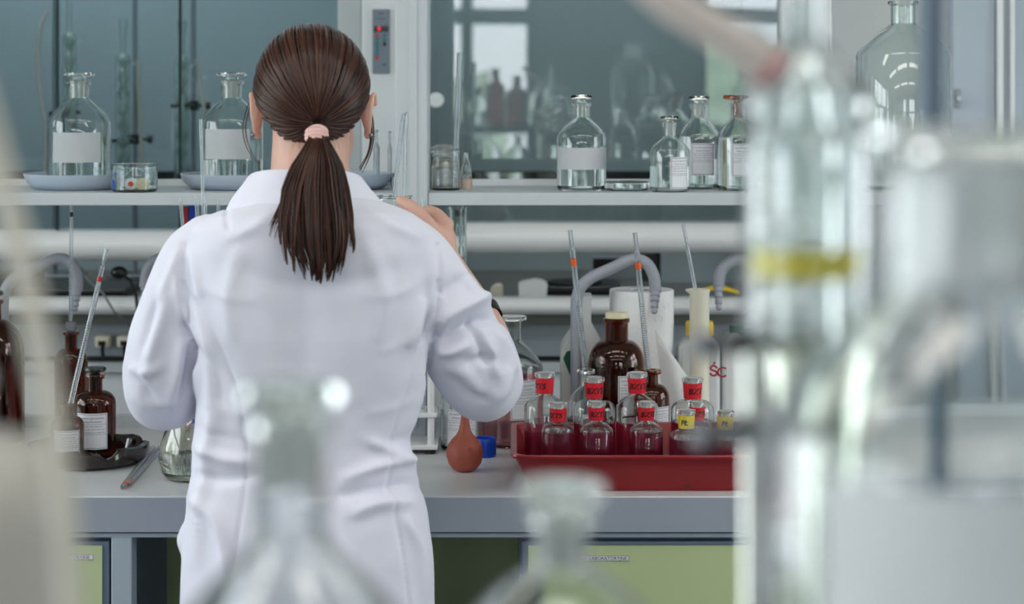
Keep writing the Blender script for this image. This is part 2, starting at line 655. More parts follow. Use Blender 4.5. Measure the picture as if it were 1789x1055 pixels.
wall_with_windows('wall_right', 'wall', 'y', ADDED_RIGHT_WIN, RY0, RY1, RX1, RX1 + 0.15)

WIN_N = 0


def window(axis, a, b, mull, c):
    global WIN_N
    WIN_N += 1
    mb = MB()
    def bx(m_, a0, a1, z0, z1, h):
        if axis == 'x':
            m_.box((a0, c - h, z0), (a1, c + h, z1))
        else:
            m_.box((c - h, a0, z0), (c + h, a1, z1))
    g = 0.05
    zt = 1.93
    bx(mb, a, a + g, WZ0, WZ1, .03)
    bx(mb, b - g, b, WZ0, WZ1, .03)
    bx(mb, a + g, b - g, WZ0, WZ0 + g, .03)
    bx(mb, a + g, b - g, WZ1 - g, WZ1, .03)
    bx(mb, a + g, b - g, zt - .045, zt + .045, .03)
    for m0 in mull:
        bx(mb, m0 - .033, m0 + .033, WZ0 + g, WZ1 - g, .035)
    fr = struct('window_%d' % WIN_N, mb, 'win_frame', smooth=False)
    cuts = [a + g] + [v for m0 in mull for v in (m0 - .033, m0 + .033)] + [b - g]
    for k in range(0, len(cuts), 2):
        for z0, z1 in ((WZ0 + g, zt - .045), (zt + .045, WZ1 - g)):
            pm = MB()
            bx(pm, cuts[k], cuts[k + 1], z0, z1, .004)
            pm.build('pane', 'window_glass', fr, smooth=False)


window('x', REAR_WIN[0][0], REAR_WIN[0][1], [-0.262], RY0 - 0.07)
window('x', REAR_WIN[1][0], REAR_WIN[1][1], [1.85], RY0 - 0.07)
window('y', LEFT_WIN[0][0], LEFT_WIN[0][1], [-0.8], RX0 - 0.07)
window('y', LEFT_WIN[1][0], LEFT_WIN[1][1], [1.65, 2.62], RX0 - 0.07)
window('y', ADDED_RIGHT_WIN[0][0], ADDED_RIGHT_WIN[0][1], [2.6], RX1 + 0.07)  # added window, out of view, lights the right side

# outside: lawn and trees seen through the windows (and mirrored in the hood glass)
struct('ground_lawn', MB().box((-40, -40, -3.3), (40, 30, -3.2)), 'grass', smooth=False)


def tree(x, y, h, r, label, seed):
    root = thing('garden_tree', label, 'tree', (x, y, -3.2), 'trees outside the windows')
    rr = random.Random(seed)
    MB().tube([(x, y, -3.2), (x + .1, y, -3.2 + h * .5)], [0.22, 0.14], 10).build('trunk', 'bark', root)
    bm = bmesh.new()
    bmesh.ops.create_icosphere(bm, subdivisions=4, radius=1.0)
    for v in bm.verts:
        n = v.co.normalized()
        k = 1 + 0.35 * noise.noise(n * 2.1 + Vector((seed, 0, 0))) + 0.22 * noise.noise(n * 6 + Vector((0, seed, 0)))
        v.co = Vector((n.x * r * k, n.y * r * k, n.z * h * .42 * k + h * .62))
    me = bpy.data.meshes.new('crown')
    bm.to_mesh(me)
    bm.free()
    me.materials.append(M['leaf'])
    o = bpy.data.objects.new('crown', me)
    COL.objects.link(o)
    o.parent = root


tree(-1.9, -13, 5.1, 1.9, 'broad green tree outside the rear window, leftmost', 1)
tree(2.4, -15.5, 5.0, 1.9, 'round green tree outside the rear windows, in the middle', 2)
tree(6.6, -13, 5.2, 2.2, 'tall green tree outside the rear window, rightmost', 3)
tree(14, 1.0, 5.4, 2.4, 'green tree outside the added right side window', 5)
tree(-14, 1.0, 6.6, 2.8, 'green tree outside the left side windows', 4)

# ceiling luminaires
for i, (x, y, lb) in enumerate([(-1.5, 2.1, 'over the left end of the aisle'), (0.0, 2.1, 'over the middle of the aisle'), (1.5, 2.1, 'over the right end of the aisle'),
                                (-1.5, 0.75, 'over the near shelf on the left'), (0.0, 0.75, 'over the middle of the near shelf'), (1.5, 0.75, 'over the near shelf on the right'),
                                (-1.5, -0.9, 'behind the camera on the left'), (0.0, -0.9, 'straight above behind the camera'), (1.5, -0.9, 'behind the camera on the right')]):
    t = thing('ceiling_light', 'long white ceiling luminaire ' + lb, 'light', (x, y, RZ - .06), 'ceiling luminaires')
    mb = MB()
    mb.box((x - .62, y - .16, RZ - .06), (x - .6, y + .16, RZ)).box((x + .6, y - .16, RZ - .06), (x + .62, y + .16, RZ))
    mb.box((x - .6, y - .16, RZ - .06), (x + .6, y - .14, RZ)).box((x - .6, y + .14, RZ - .06), (x + .6, y + .16, RZ))
    mb.build('housing', 'white_paint', t, smooth=False)
    box('diffuser', (x - .6, y - .14, RZ - .05), (x + .6, y + .14, RZ - .04), 'lamp', t)

# ------------------------------------------------------------------ fume hoods
DH = 4.30      # sash plane
HB = 5.02      # hood liner
TOPZ = 2.45


def hood(root, x0, x1, y_handle, panes, glass):
    """x0,x1 px at the sash; y_handle = (top, bottom) rows of the sash handle bar"""
    X0, X1 = XX(x0, DH), XX(x1, DH)
    zt, zb = ZZ(y_handle[0], DH), ZZ(y_handle[1], DH)
    for k, (a, b) in enumerate(panes):
        A, B = XX(a, DH), XX(b, DH)
        off = 0.012 * (k % 2)
        p = box('sash_pane', (A, DH + off, zt - .01), (B, DH + off + .005, TOPZ - .1), glass, root)
        if k:
            box('pane_edge_strip', (A - .004, DH + off - .002, zt), (A + .002, DH + off + .007, TOPZ - .1), 'pane_edge', root)
    # rounded sash handle
    mb = MB()
    prof = []
    h = (zt - zb)
    for k in range(13):
        a = PI / 2 + PI * k / 12
        prof.append((DH + .018 + math.cos(a) * .052, (zt + zb) / 2 + math.sin(a) * h / 2))
    prof += [(DH + .045, zb), (DH + .045, zt)]
    mb.prism([(X0, p[0], p[1]) for p in prof], None, (X1 - X0, 0, 0))
    mb.build('sash_handle', 'gloss_white', root)
    # liner
    box('liner_back', (X0, HB, 0.9), (X1, HB + .03, ZZ(323, HB)), 'hood_inner', root)
    box('liner_upper', (X0, HB - .02, ZZ(299, HB - .02)), (X1, HB + .01, TOPZ), 'hood_inner', root)
    box('baffle_slot', (X0, HB + .035, 1.2), (X1, HB + .06, 1.42), 'dark_slot', root)
    box('liner_side', (X0 - .02, DH + .03, 0.9), (X0, HB, TOPZ), 'hood_inner', root)
    box('liner_side', (X1, DH + .03, 0.9), (X1 + .02, HB, TOPZ), 'hood_inner', root)
    box('liner_roof', (X0, DH - .03, TOPZ), (X1, HB, TOPZ + .03), 'hood_inner', root)
    box('header', (X0, DH - .06, TOPZ - .1), (X1, DH - .02, TOPZ + .3), 'white_paint', root)
    box('added_hood_lamp', (X0 + .1, DH + .12, TOPZ - .02), (X1 - .1, DH + .22, TOPZ - .001), 'added_hood_lamp', root)  # unseen lamp added to lift the dark hood interior
    # worktop and rounded front lip
    zl = ZZ(519, 4.26)
    box('hood_worktop', (X0, DH - .02, zl - .06), (X1, HB, zl - .012), 'hood_top', root)
    mb = MB()
    hh = 0.036
    prof = []
    for k in range(11):
        a = PI / 2 + PI * k / 10
        prof.append((DH - .05 + math.cos(a) * .03, zl - hh / 2 + math.sin(a) * hh / 2))
    prof += [(DH - .02, zl - hh), (DH - .02, zl)]
    mb.prism([(X0, p[0], p[1]) for p in prof], None, (X1 - X0, 0, 0))
    mb.build('front_lip', 'gloss_white', root)
    # base below
    z1 = zl - .04
    zg = ZZ(622, DH)
    box('service_panel', (X0, DH, zg), (X1, DH + .03, z1), 'mid_grey', root)
    box('shadow_gap', (X0, DH + .012, zg - .012), (X1, DH + .03, zg), 'black_gap', root)
    box('panel_rail', (X0, DH - .015, zg - .034), (X1, DH + .03, zg - .012), 'grey_paint', root, bevel=.002)
    box('base_panel', (X0, DH, 0.1), (X1, DH + .03, zg - .034), 'white_paint', root)
    box('plinth', (X0, DH + .06, 0.0), (X1, DH + .1, 0.1), 'mid_grey', root)
    return zl


hl = thing('fume_hood', 'fume hood with teal-tinted glass behind the woman, holding the glass condensers', 'fume hood', (XX(250, DH), DH, 0))
zl = hood(hl, -420, 588, (402, 456), [(-420, -150), (-150, 101), (101, 314), (314, 588)], 'hood_glass')
hr = thing('fume_hood', 'fume hood with grey reflecting glass right of the control panel', 'fume hood', (XX(1050, DH), DH, 0))
hood(hr, 742, 1362, (388, 443), [(742, 1362)], 'hood_glass2')
# round white knobs on the right-hand sash
for x, y in ((762, 175), (1328, 172)):
    c = P(x, y, DH - .012)
    k = MB().tube([(c.x, DH + .001, c.z), (c.x, DH - .006, c.z), (c.x, DH - .006, c.z), (c.x, DH - .02, c.z), (c.x, DH - .024, c.z)], [.006, .006, .017, .017, .014], 28).build('knob', 'white_paint', hr)
    k['label'] = 'round white knob on the glass'
# a white liner cabinet inside the right hood, behind the bottles
box('inner_panel', (XX(1155, 4.7), 4.7, zl - .012), (XX(1362, 4.32), 4.72, 1.30), 'hood_inner', hr)
bx = thing('wall_instrument', 'dark instrument box with a red panel inside the right fume hood', 'instrument', (XX(1100, 4.75), 4.8, zl - .012))
box('case', (XX(1122, 4.75), 4.74, zl - .012), (XX(1153, 4.75), 4.86, ZZ(440, 4.75)), 'black', bx, bevel=.003)
box('bracket', (XX(1040, 4.75), 4.80, zl - .012), (XX(1122, 4.75), 4.86, ZZ(450, 4.8)), 'mid_grey', bx)
box('dark_window', (XX(1037, 4.75), 4.79, ZZ(470, 4.79)), (XX(1092, 4.75), 4.80, ZZ(452, 4.79)), 'display', bx)

# pillar between the hoods with the control panel
pl = thing('hood_pillar', 'white pillar between the two fume hoods, carrying the control panel', 'pillar', (XX(665, DH), DH, 0))
box('pillar_face', (XX(632, 4.27), 4.27, 0), (XX(740, 4.27), HB, RZ - .2), 'white_paint', pl, bevel=.004)
box('pillar_side', (XX(589, 4.27), 4.285, 0), (XX(631.5, 4.27), HB, RZ - .2), 'grey_paint', pl, bevel=.004)
cp = thing('control_panel', 'grey control panel with a red digit display on the white pillar', 'control panel', (XX(666, 4.265), 4.27, ZZ(128, 4.265)))
DP = 4.262
box('plate', (XX(651, DP), DP, ZZ(128, DP)), (XX(681, DP), 4.2695, ZZ(16, DP)), 'panel', cp, bevel=.0015)
dsp = box('display', (XX(653.5, DP), DP - .002, ZZ(55.5, DP)), (XX(678.5, DP), DP, ZZ(46, DP)), 'display', cp)
def plane_map(cx_, cz_, y_, root):
    L = LOC[root.name]
    return lambda u, v, h: (cx_ + u - L[0], y_ - h - L[1], cz_ + v - L[2])
pr = Print(plane_map(XX(662.5, DP), ZZ(50.5, DP), DP - .002, cp))
pr.text('0', 0, 0, .0135)
pr.build('digit', 'led', dsp)
pr = Print(plane_map(XX(665, DP), ZZ(33, DP), DP, cp))
pr.text('C-flow', 0, 0, .0075, 0.2)
pr.build('lettering', 'ink', cp)
for q_ in ((-.006, .0105, .007, .012), (.009, -.014, .014, -.012), (.004, -.099, .012, -.0955)):
    pr = Print(pr.m)
    pr.rect(*q_)
    pr.build('small_print', 'ink', cp)
for (x, y, m) in [(659, 62, 'redbtn'), (659, 68.5, 'teal'), (659, 75, 'teal'), (659, 81.5, 'teal'), (659, 88, 'teal'), (659, 94.5, 'teal'), (659, 101, 'redbtn'), (672, 62, 'teal'), (672, 69.5, 'teal')]:
    c = P(x, y, DP)
    b_ = MB().tube([(c.x, DP, c.z), (c.x, DP - .0015, c.z), (c.x, DP - .0015, c.z)], [.0042, .0042, .003], 14).build('button', m, cp)
c = P(672, 77, DP)
box('socket', (c.x - .0035, DP - .001, c.z - .004), (c.x + .0035, DP, c.z + .004), 'black', cp)

# right-hand pillar, grey wall strip and the next hood
pr_ = thing('hood_pillar', 'cream white pillar at the right end of the grey-glassed hood', 'pillar', (XX(1405, DH), DH, 0))
box('pillar_face', (XX(1364, 4.27), 4.27, 0), (XX(1449, 4.27), HB, RZ - .2), 'white_paint', pr_, bevel=.004)
box('edge_trim', (XX(1449.5, 4.26), 4.262, 0), (XX(1452, 4.26), 4.30, RZ - .2), 'gloss_white', pr_)
box('pillar_recess', (XX(1452, 4.32), 4.32, 0), (XX(1664, 4.32), HB, RZ - .2), 'wall', pr_)
h3 = thing('fume_hood', 'blue-grey fume hood front at the far right behind the large bottles', 'fume hood', (XX(1760, DH), DH, 0))
box('side_frame', (XX(1665, 4.27), 4.275, 0), (XX(1740, 4.27), HB, RZ - .2), 'hood_blue', h3, bevel=.004)
box('sash_frame', (XX(1741, 4.27), 4.262, 0), (XX(1752, 4.27), 4.30, RZ - .2), 'gloss_white', h3, bevel=.003)
box('sash_frame', (XX(1764, 4.27), 4.262, 0), (XX(1772, 4.27), 4.30, RZ - .2), 'gloss_white', h3, bevel=.003)
box('door_leaf', (XX(1752, 4.28), 4.28, 0), (XX(1764, 4.28), 4.31, RZ - .2), 'hood_blue', h3)
box('door_leaf', (XX(1772, 4.28), 4.28, 0), (XX(2000, 4.28), 4.31, RZ - .2), 'hood_blue', h3)
k = P(1674, 172, 4.26)
MB().tube([(k.x, 4.275, k.z), (k.x, 4.25, k.z)], .006, 12).build('latch', 'steel', h3)
box('latch_plate', (k.x - .006, 4.262, k.z - .02), (k.x + .006, 4.275, k.z + .02), 'mid_grey', h3, bevel=.002)

# things inside / on the hoods
zw = zl - .012
t = thing('foam_block', 'white rounded box on the worktop of the right fume hood', 'box', (XX(930, 4.36), 4.36, zw))
X = XX(930, 4.36)
MB().prism([(X - .029, 4.33, zw), (X + .031, 4.33, zw), (X + .033, 4.33, zw + .033), (X + .022, 4.33, zw + .038), (X + .006, 4.33, zw + .041), (X - .02, 4.33, zw + .036), (X - .031, 4.33, zw + .032)],
           None, (0, .06, 0)).build('block', 'hdpe', t, bevel=.004)
t = thing('plastic_scoop', 'small cream plastic cup lying on the right hood worktop', 'cup', (XX(868, 4.4), 4.4, zw))
X = XX(868, 4.4)
MB().prism([(X - .018, 4.38, zw), (X + .014, 4.38, zw), (X + .014, 4.38, zw + .022), (X + .008, 4.38, zw + .028), (X - .004, 4.38, zw + .027), (X - .014, 4.38, zw + .018)], None, (0, .035, 0)).build('cup', 'cream', t, bevel=.003)
t = thing('burner_plate', 'flat black hotplate on the right fume hood worktop', 'hotplate', (XX(1000, 4.5), 4.5, zw))
X = XX(1005, 4.5)
box('base', (X - .09, 4.42, zw), (X + .10, 4.60, zw + .018), 'black', t, bevel=.006)
MB().lathe([(0, .0), (.06, .0), (.062, .003), (.058, .006), (0, .006)], (X, 4.5, zw + .018), 36).build('plate', 'black_gap', t)
# yellow hose end
t = thing('yellow_scoop', 'yellow curved handle lying on the right hood front lip', 'handle', (XX(1262, 4.27), 4.29, zl))
MB().tube([P(1228, 507, 4.26), P(1245, 503, 4.26), P(1265, 504, 4.26), P(1292, 511, 4.26)], [.004, .0055, .0055, .004], 10).build('handle', 'yellow', t)

# left hood: black plates and cables
t = thing('black_hotplate', 'black flat hotplate on the left fume hood worktop, with a grey cable', 'hotplate', (XX(60, 4.45), 4.45, zw))
box('base', (XX(-60, 4.45), 4.36, zw), (XX(235, 4.45), 4.56, zw + .018), 'black', t, bevel=.006)
box('housing', (XX(10, 4.45), 4.38, zw + .018), (XX(70, 4.45), 4.5, zw + .05), 'black', t, bevel=.008)
t = thing('black_plug', 'black mains plug with a cable hanging behind the left shoulder', 'plug', (XX(208, 4.33), 4.33, ZZ(478, 4.33)))
MB().ellipsoid(P(208, 476, 4.33), (.018, .014, .014)).build('plug', 'black', t)
MB().tube([P(212, 478, 4.32), P(228, 490, 4.29), P(238, 515, 4.22), P(240, 545, 4.2), P(238, 575, 4.21), P(240, 600, 4.25)], .0035, 8).build('cable', 'black', t)
t = thing('grey_cable', 'thin grey cable running down the left hood front', 'cable', (XX(180, 4.3), 4.3, ZZ(470, 4.3)))
MB().tube([P(140, 468, 4.34), P(158, 492, 4.3), P(180, 512, 4.22), P(200, 545, 4.2), P(230, 572, 4.22), P(250, 590, 4.27)], .0025, 8).build('cable', 'grey_rubber', t)
for x, lb in ((176, 'left one of two cream service sockets below the left hood'), (215, 'right one of two cream service sockets below the left hood')):
    t = thing('service_socket', lb, 'socket', (XX(x, DH), DH, ZZ(610, DH)), 'service sockets below the left hood')
    box('housing', (XX(x - 13, 4.25), 4.262, ZZ(607, 4.26)), (XX(x + 13, 4.25), 4.299, ZZ(588, 4.26)), 'cream', t, bevel=.003)
    box('socket_mouth', (XX(x - 6, 4.25), 4.259, ZZ(604, 4.26)), (XX(x + 6, 4.25), 4.262, ZZ(596, 4.26)), 'brown_dish', t)
    MB().tube([P(x + 3, 606, 4.262), P(x + 3, 614, 4.25), P(x + 4, 624, 4.24)], .004, 8).build('lead', 'black', t)
t = thing('cable_rail', 'thin black rail under the cream sockets on the left hood', 'rail', (XX(190, DH), DH, ZZ(625, DH)))
MB().tube([P(150, 624, 4.275), P(250, 624, 4.275)], .003, 8).build('rail', 'black', t)
MB().tube([P(155, 624, 4.275), P(155, 624, 4.30)], .0025, 8).build('bracket', 'black', t)
MB().tube([P(246, 624, 4.275), P(246, 624, 4.30)], .0025, 8).build('bracket', 'black', t)

# ------------------------------------------------------------------ condensers in the left hood
DC = 4.66


def condenser(x, ytop, yj0, yj1, label, arm, Dc=DC):
    k = Dc / F
    base = P(x, yj1 + 26, Dc)
    root = thing('glass_condenser', label, 'condenser', tuple(base), 'condensers in the left hood')
    cx_, z = base.x, lambda y: ZZ(y, Dc)
    R = .0175
    j = [(.008, z(yj1)), (R * .8, z(yj1) + .004), (R, z(yj1) + .012), (R, z(yj0) - .012), (R * .8, z(yj0) - .004), (.008, z(yj0))]
    q = [(r - .0015, zz) for r, zz in j]
    MB().lathe(j + list(reversed(q)), (cx_, Dc, 0), 24, closed=True).build('jacket', 'glass_g', root)
    # bulbed inner tube
    pr_ = []
    n = 8
    zt, zb = z(yj0) + .004, z(yj1) - .03
    for i in range(n * 6 + 1):
        s = i / (n * 6)
        pr_.append((.005 + .0085 * (0.5 - 0.5 * math.cos(2 * PI * n * s)), zt + (zb - zt) * s))
    MB().lathe([(0, zt)] + pr_ + [(0, zb)], (cx_, Dc, 0), 20).build('bulb_tube', 'condenser', root)
    nk = [(.006, zt), (.0065, z(ytop) - .04), (.0085, z(ytop) - .03), (.0105, z(ytop))]
    q = [(r - .0014, zz) for r, zz in nk]
    MB().lathe(nk + list(reversed(q)), (cx_, Dc, 0), 20, closed=True).build('neck', 'glass_g', root)
    za = z(yj0) - .02
    MB().tube([(cx_ + arm * (R - .002), Dc, za), (cx_ + arm * .03, Dc, za), (cx_ + arm * .036, Dc, za + .008)], .004, 10).build('side_arm', 'glass_g', root)
    return root


condenser(121, -25, 58, 310, 'glass bulb condenser standing behind the leftmost shelf bottle', 1)
condenser(215, 33, 95, 296, 'middle glass bulb condenser, with a pale hose beside it', 1)
condenser(318, 36, 99, 320, 'rightmost glass bulb condenser, held by black clamps', 1)


def stand(x, D, label, clamps, y_base):
    root = thing('retort_stand', label, 'stand', (XX(x, D), D, zw), 'retort stands in the left hood')
    X = XX(x, D)
    box('base', (X - .06, D - .05, zw), (X + .06, D + .09, zw + .012), 'steel', root, bevel=.002)
    MB().tube([(X, D, zw + .012), (X, D, 2.2)], .0055, 12).build('rod', 'steel', root)
    for (yc, xt, dt) in clamps:
        zc = ZZ(yc, DC)
        xc = XX(xt, DC)
        b_ = MB()
        b_.box((X - .012, D - .014, zc - .012), (X + .012, D + .012, zc + .012))
        cl = b_.build('clamp', 'black', root, bevel=.002)
        MB().tube([(X, D - .005, zc), (xc, DC + .03, zc)], .005, 8).build('clamp_arm', 'black', cl)
        MB().tube([(X + .012, D, zc), (X + .03, D, zc), (X + .03, D, zc), (X + .042, D, zc)], [.004, .004, .01, .01], 12).build('clamp_screw', 'black', cl)
        j = MB()
        for s in (-1, 1):
            j.tube([(xc, DC + .034, zc), (xc + s * .021, DC + .018, zc), (xc + s * .022, DC - .004, zc)], .0045, 8)
        j.build('clamp_jaw', 'black', cl)


stand(338, 4.78, 'retort stand behind the rightmost condenser', [(185, 318, 0)], 0)
stand(236, 4.80, 'retort stand behind the middle condenser', [(246, 215, 0)], 0)
stand(96, 4.80, 'retort stand behind the leftmost condenser', [(205, 121, 0)], 0)
t = thing('rubber_hose', 'pale rubber hose bending down from the rightmost condenser', 'hose', tuple(P(355, 200, DC)), 'hoses in the left hood')
MB().tube([P(343, 104, DC), P(347, 118, DC), P(350, 150, DC), P(356, 185, DC), P(358, 215, DC), P(366, 300, DC), P(372, 350, DC)], .0045, 10).build('hose', 'hose', t)
t = thing('rubber_hose', 'pale rubber hose hanging beside the middle condenser', 'hose', tuple(P(246, 290, DC)), 'hoses in the left hood')
MB().tube([P(241, 104, DC), P(242, 150, DC), P(245, 220, DC), P(249, 290, DC), P(252, 345, DC)], .0045, 10).build('hose', 'hose', t)
t = thing('rubber_hose', 'clear curved hose left of the leftmost condenser', 'hose', tuple(P(70, 200, DC)), 'hoses in the left hood')
MB().tube([P(84, 20, DC), P(72, 40, DC), P(66, 80, DC), P(67, 140, DC), P(72, 180, DC), P(78, 205, DC), P(80, 345, DC)], .004, 10).build('hose', 'hose_pink', t)

# ------------------------------------------------------------------ reagent rack behind the bench
SH = ZZ(337, 3.5)
rk = thing('reagent_rack', 'light grey shelf rack with one wide post, standing at the back of the bench', 'shelf', (XX(717, 3.5), 3.62, 0.9))
PX0, PX1 = XX(690, 3.5), XX(747, 3.5)
box('post', (PX0, 3.495, 0.9), (PX1, 3.62, 2.4), 'grey_paint', rk, bevel=.003)
box('post_groove', (XX(716, 3.5), 3.4925, 0.93), (XX(729, 3.5), 3.4952, 2.4), 'grey_paint', rk, bevel=.001)
box('shelf_board', (-1.35, 3.5, SH - .022), (PX0 - .0005, 3.77, SH), 'grey_paint', rk, bevel=.0015)
box('shelf_board', (PX1 + .0005, 3.5, SH - .022), (1.35, 3.77, SH), 'grey_paint', rk, bevel=.0015)
for x in (-1.40, 1.35):
    box('post', (x, 3.495, 0.9), (x + .057, 3.62, 2.4), 'grey_paint', rk, bevel=.003)
box('rail', (-1.35, 3.762, SH), (PX0, 3.77, SH + .012), 'white_paint', rk)
box('rail', (PX1, 3.762, SH), (1.35, 3.77, SH + .012), 'white_paint', rk)

# ------------------------------------------------------------------ bench
BT = ZZ(868, 3.05)
bt = thing('bench_worktop', 'light grey laminate lab worktop with a thick front edge', 'worktop', (0, 3.35, BT - .06))
box('slab', (-1.7, 3.053, BT - .03), (1.7, 3.665, BT), 'bench_top', bt, bevel=.002)
box('front_edge', (-1.7, 3.05, ZZ(930, 3.05)), (1.7, 3.0528, BT - .001), 'bench_edge', bt, bevel=.0008)
box('upstand', (-1.7, 3.665, BT - .03), (1.7, 3.69, BT + .022), 'grey_paint', bt, bevel=.002)
fr = thing('bench_underframe', 'grey metal legs and rails under the worktop', 'frame', (0, 3.3, 0))
z0, z1 = ZZ(938, 3.06), ZZ(931, 3.06)
box('rail', (-1.7, 3.058, z0), (1.7, 3.10, z1), 'frame_grey', fr)
for (xa, xb) in ((194, 230),):
    box('leg', (XX(xa, 3.056), 3.056, 0), (XX(xb, 3.056), 3.10, z0), 'frame_grey', fr, bevel=.002)
box('leg', (XX(253, 3.6), 3.58, 0), (XX(266, 3.6), 3.63, z0), 'mid_grey', fr)
box('leg', (XX(268, 3.6), 3.56, 0), (XX(292, 3.6), 3.60, z0), 'dark_frame', fr)
box('leg', (1.45, 3.056, 0), (1.49, 3.10, z0), 'frame_grey', fr, bevel=.002)
box('back_rail', (-1.7, 3.62, z0), (1.7, 3.66, BT - .031), 'frame_grey', fr)


def cabinet(label, X0, X1, lx, ltext, handle_side, ytop=950, depth=.5, D0=3.062):
    root = thing('base_cabinet', label, 'cabinet', ((X0 + X1) / 2, D0, 0))
    zt = z0 - .004
    box('carcass', (X0, D0 + .022, .1), (X1, D0 + depth, zt), 'dark_frame', root)
    box('plinth', (X0, D0 + .05, 0), (X1, D0 + depth, .1), 'black_gap', root)
    d = box('door_frame', (X0 + .003, D0 + .004, .11), (X1 - .003, D0 + .021, zt - .004), 'dark_frame', root, bevel=.002)
    zg = ZZ(ytop, D0)
    box('door_panel', (X0 + .013, D0, .125), (X1 - .013, D0 + .0035, zg), 'green', root, bevel=.001)
    if ltext:
        lw, lh = XX(lx[1], D0) - XX(lx[0], D0), .0085
        cx_, cz_ = (XX(lx[0], D0) + XX(lx[1], D0)) / 2, ZZ(lx[2], D0)
        lb = box('label', (cx_ - lw / 2, D0 - .0006, cz_ - lh / 2), (cx_ + lw / 2, D0, cz_ + lh / 2), 'label', root)
        L = LOC[root.name]
        p_ = Print(lambda u, v, h: (cx_ + u - L[0], D0 - .0006 - h - L[1], cz_ + v - L[2]))
        p_.text(ltext, 0, -.0004, .0072)
        for (a, b, c_, d_) in ((-lw / 2, -lh / 2, lw / 2, -lh / 2 + .0006), (-lw / 2, lh / 2 - .0006, lw / 2, lh / 2), (-lw / 2, -lh / 2, -lw / 2 + .0006, lh / 2), (lw / 2 - .0006, -lh / 2, lw / 2, lh / 2)):
            p_.rect(a, b, c_, d_, 1)
        p_.build('print', 'marker', lb)
    return root


cabinet('green-fronted base cabinet left of the woman', XX(-420, 3.06), XX(193, 3.06), (58, 163, 973), 'SZKŁO LABORATORYJNE', 1, ytop=953)
cabinet('pale green base cabinet under the red tray', XX(908, 3.06), XX(1640, 3.06), (998, 1099, 975), 'SZKŁO LABORATORYJNE', 1, ytop=953)
gb = thing('back_panel', 'dark green panel deep in the knee space behind the woman', 'panel', (XX(620, 3.7), 3.70, 0))
box('sheet', (XX(292, 3.7), 3.70, .05), (XX(1000, 3.7), 3.715, BT - .035), 'green', gb)

# ------------------------------------------------------------------ glassware on the rack shelf
for (x, lb) in ((139, 'pale blue porcelain dish under the leftmost shelf bottle'), (412, 'pale blue porcelain dish under the bottle beside the woman\'s ear'), (594, 'pale blue porcelain dish half hidden behind the woman\'s neck')):
    t = thing('porcelain_dish', lb, 'dish', (XX(x, 3.645), 3.645, SH), 'porcelain dishes on the rack shelf')
    MB().lathe([(0, 0), (.074, 0), (.082, .003), (.092, .014), (.098, .028), (.1005, .0285), (.1, .0265), (.0945, .013), (.084, .0045), (.076, .003), (0, .003)][::-1], segs=56).build('bowl', 'porcelain', t, local=True)

PA = reagent_profile(.057, .118, .0188, .161, .193, .0228)
A = bottle('reagent_bottle', 'large clear bottle with a blank white label, leftmost on the shelf', 138, 3.645, SH + .0034, PA, liquid=(.02, 'water'), stopper=('disc', 'glass_g', .0275, .208), group='shelf bottles')
curved_label(A, .057, .12, .046, .1, .094, 'label_aged', printed=False)
B = bottle('reagent_bottle', 'large clear bottle half full of water beside the woman\'s left ear', 405, 3.645, SH + .0034, PA, liquid=(.05, 'water'), stopper=('disc', 'glass_g', .0275, .208), group='shelf bottles')
curved_label(B, .057, -.05, .052, .106, .09, 'label_aged', printed=False)
PC = reagent_profile(.0445, .095, .0144, .130, .1565, .0172)
C = bottle('reagent_bottle', 'clear bottle with a frosted band standing alone on the right shelf', 1016, 3.6, SH, PC, liquid=(.078, 'water'), stopper=('disc', 'glass_g', .0192, .1705), group='shelf bottles')
curved_label(C, .0445, 0.0, .038, .077, .12, 'label_aged', printed=False)
PD = reagent_profile(.0355, .072, .0112, .098, .122, .0132)
Dd = bottle('reagent_bottle', 'small clear stoppered bottle in front of the two taller labelled ones', 1170, 3.553, SH, PD, liquid=(.045, 'water'), stopper=('disc', 'glass_g', .0165, .1335), group='shelf bottles')
curved_label(Dd, .0355, .46, .006, .062, .036)
PE = reagent_profile(.0385, .094, .0148, .128, .1545, .0172)
E = bottle('reagent_bottle', 'clear labelled bottle between the small bottle and the brown-stoppered one', 1221, 3.66, SH, PE, liquid=(.095, 'water'), stopper=('disc', 'glass_g', .0192, .168), group='shelf bottles')
curved_label(E, .0385, .12, .025, .083, .044)
Ff = bottle('reagent_bottle', 'clear bottle with a wide brownish flat stopper, rightmost of the labelled group', 1291, 3.6, SH, reagent_profile(.0395, .094, .0148, .128, .1555, .0172), liquid=(.095, 'water'),
            stopper=('disc', 'amber', .0285, .1705), group='shelf bottles')
curved_label(Ff, .0395, .12, .026, .084, .044)
MB().tube([(-.021, -.004, .006), (-.021, -.004, .088)], .0035, 10).build('brown_strip', 'cork', Ff, local=True)
G = bottle('large_bottle', 'very large open clear bottle on the shelf at the right', 1578, 3.635, SH, reagent_profile(.0865, .242, .023, .300, .341, .0275), 'glass_g', t=.0035, group='shelf bottles', segs=56)

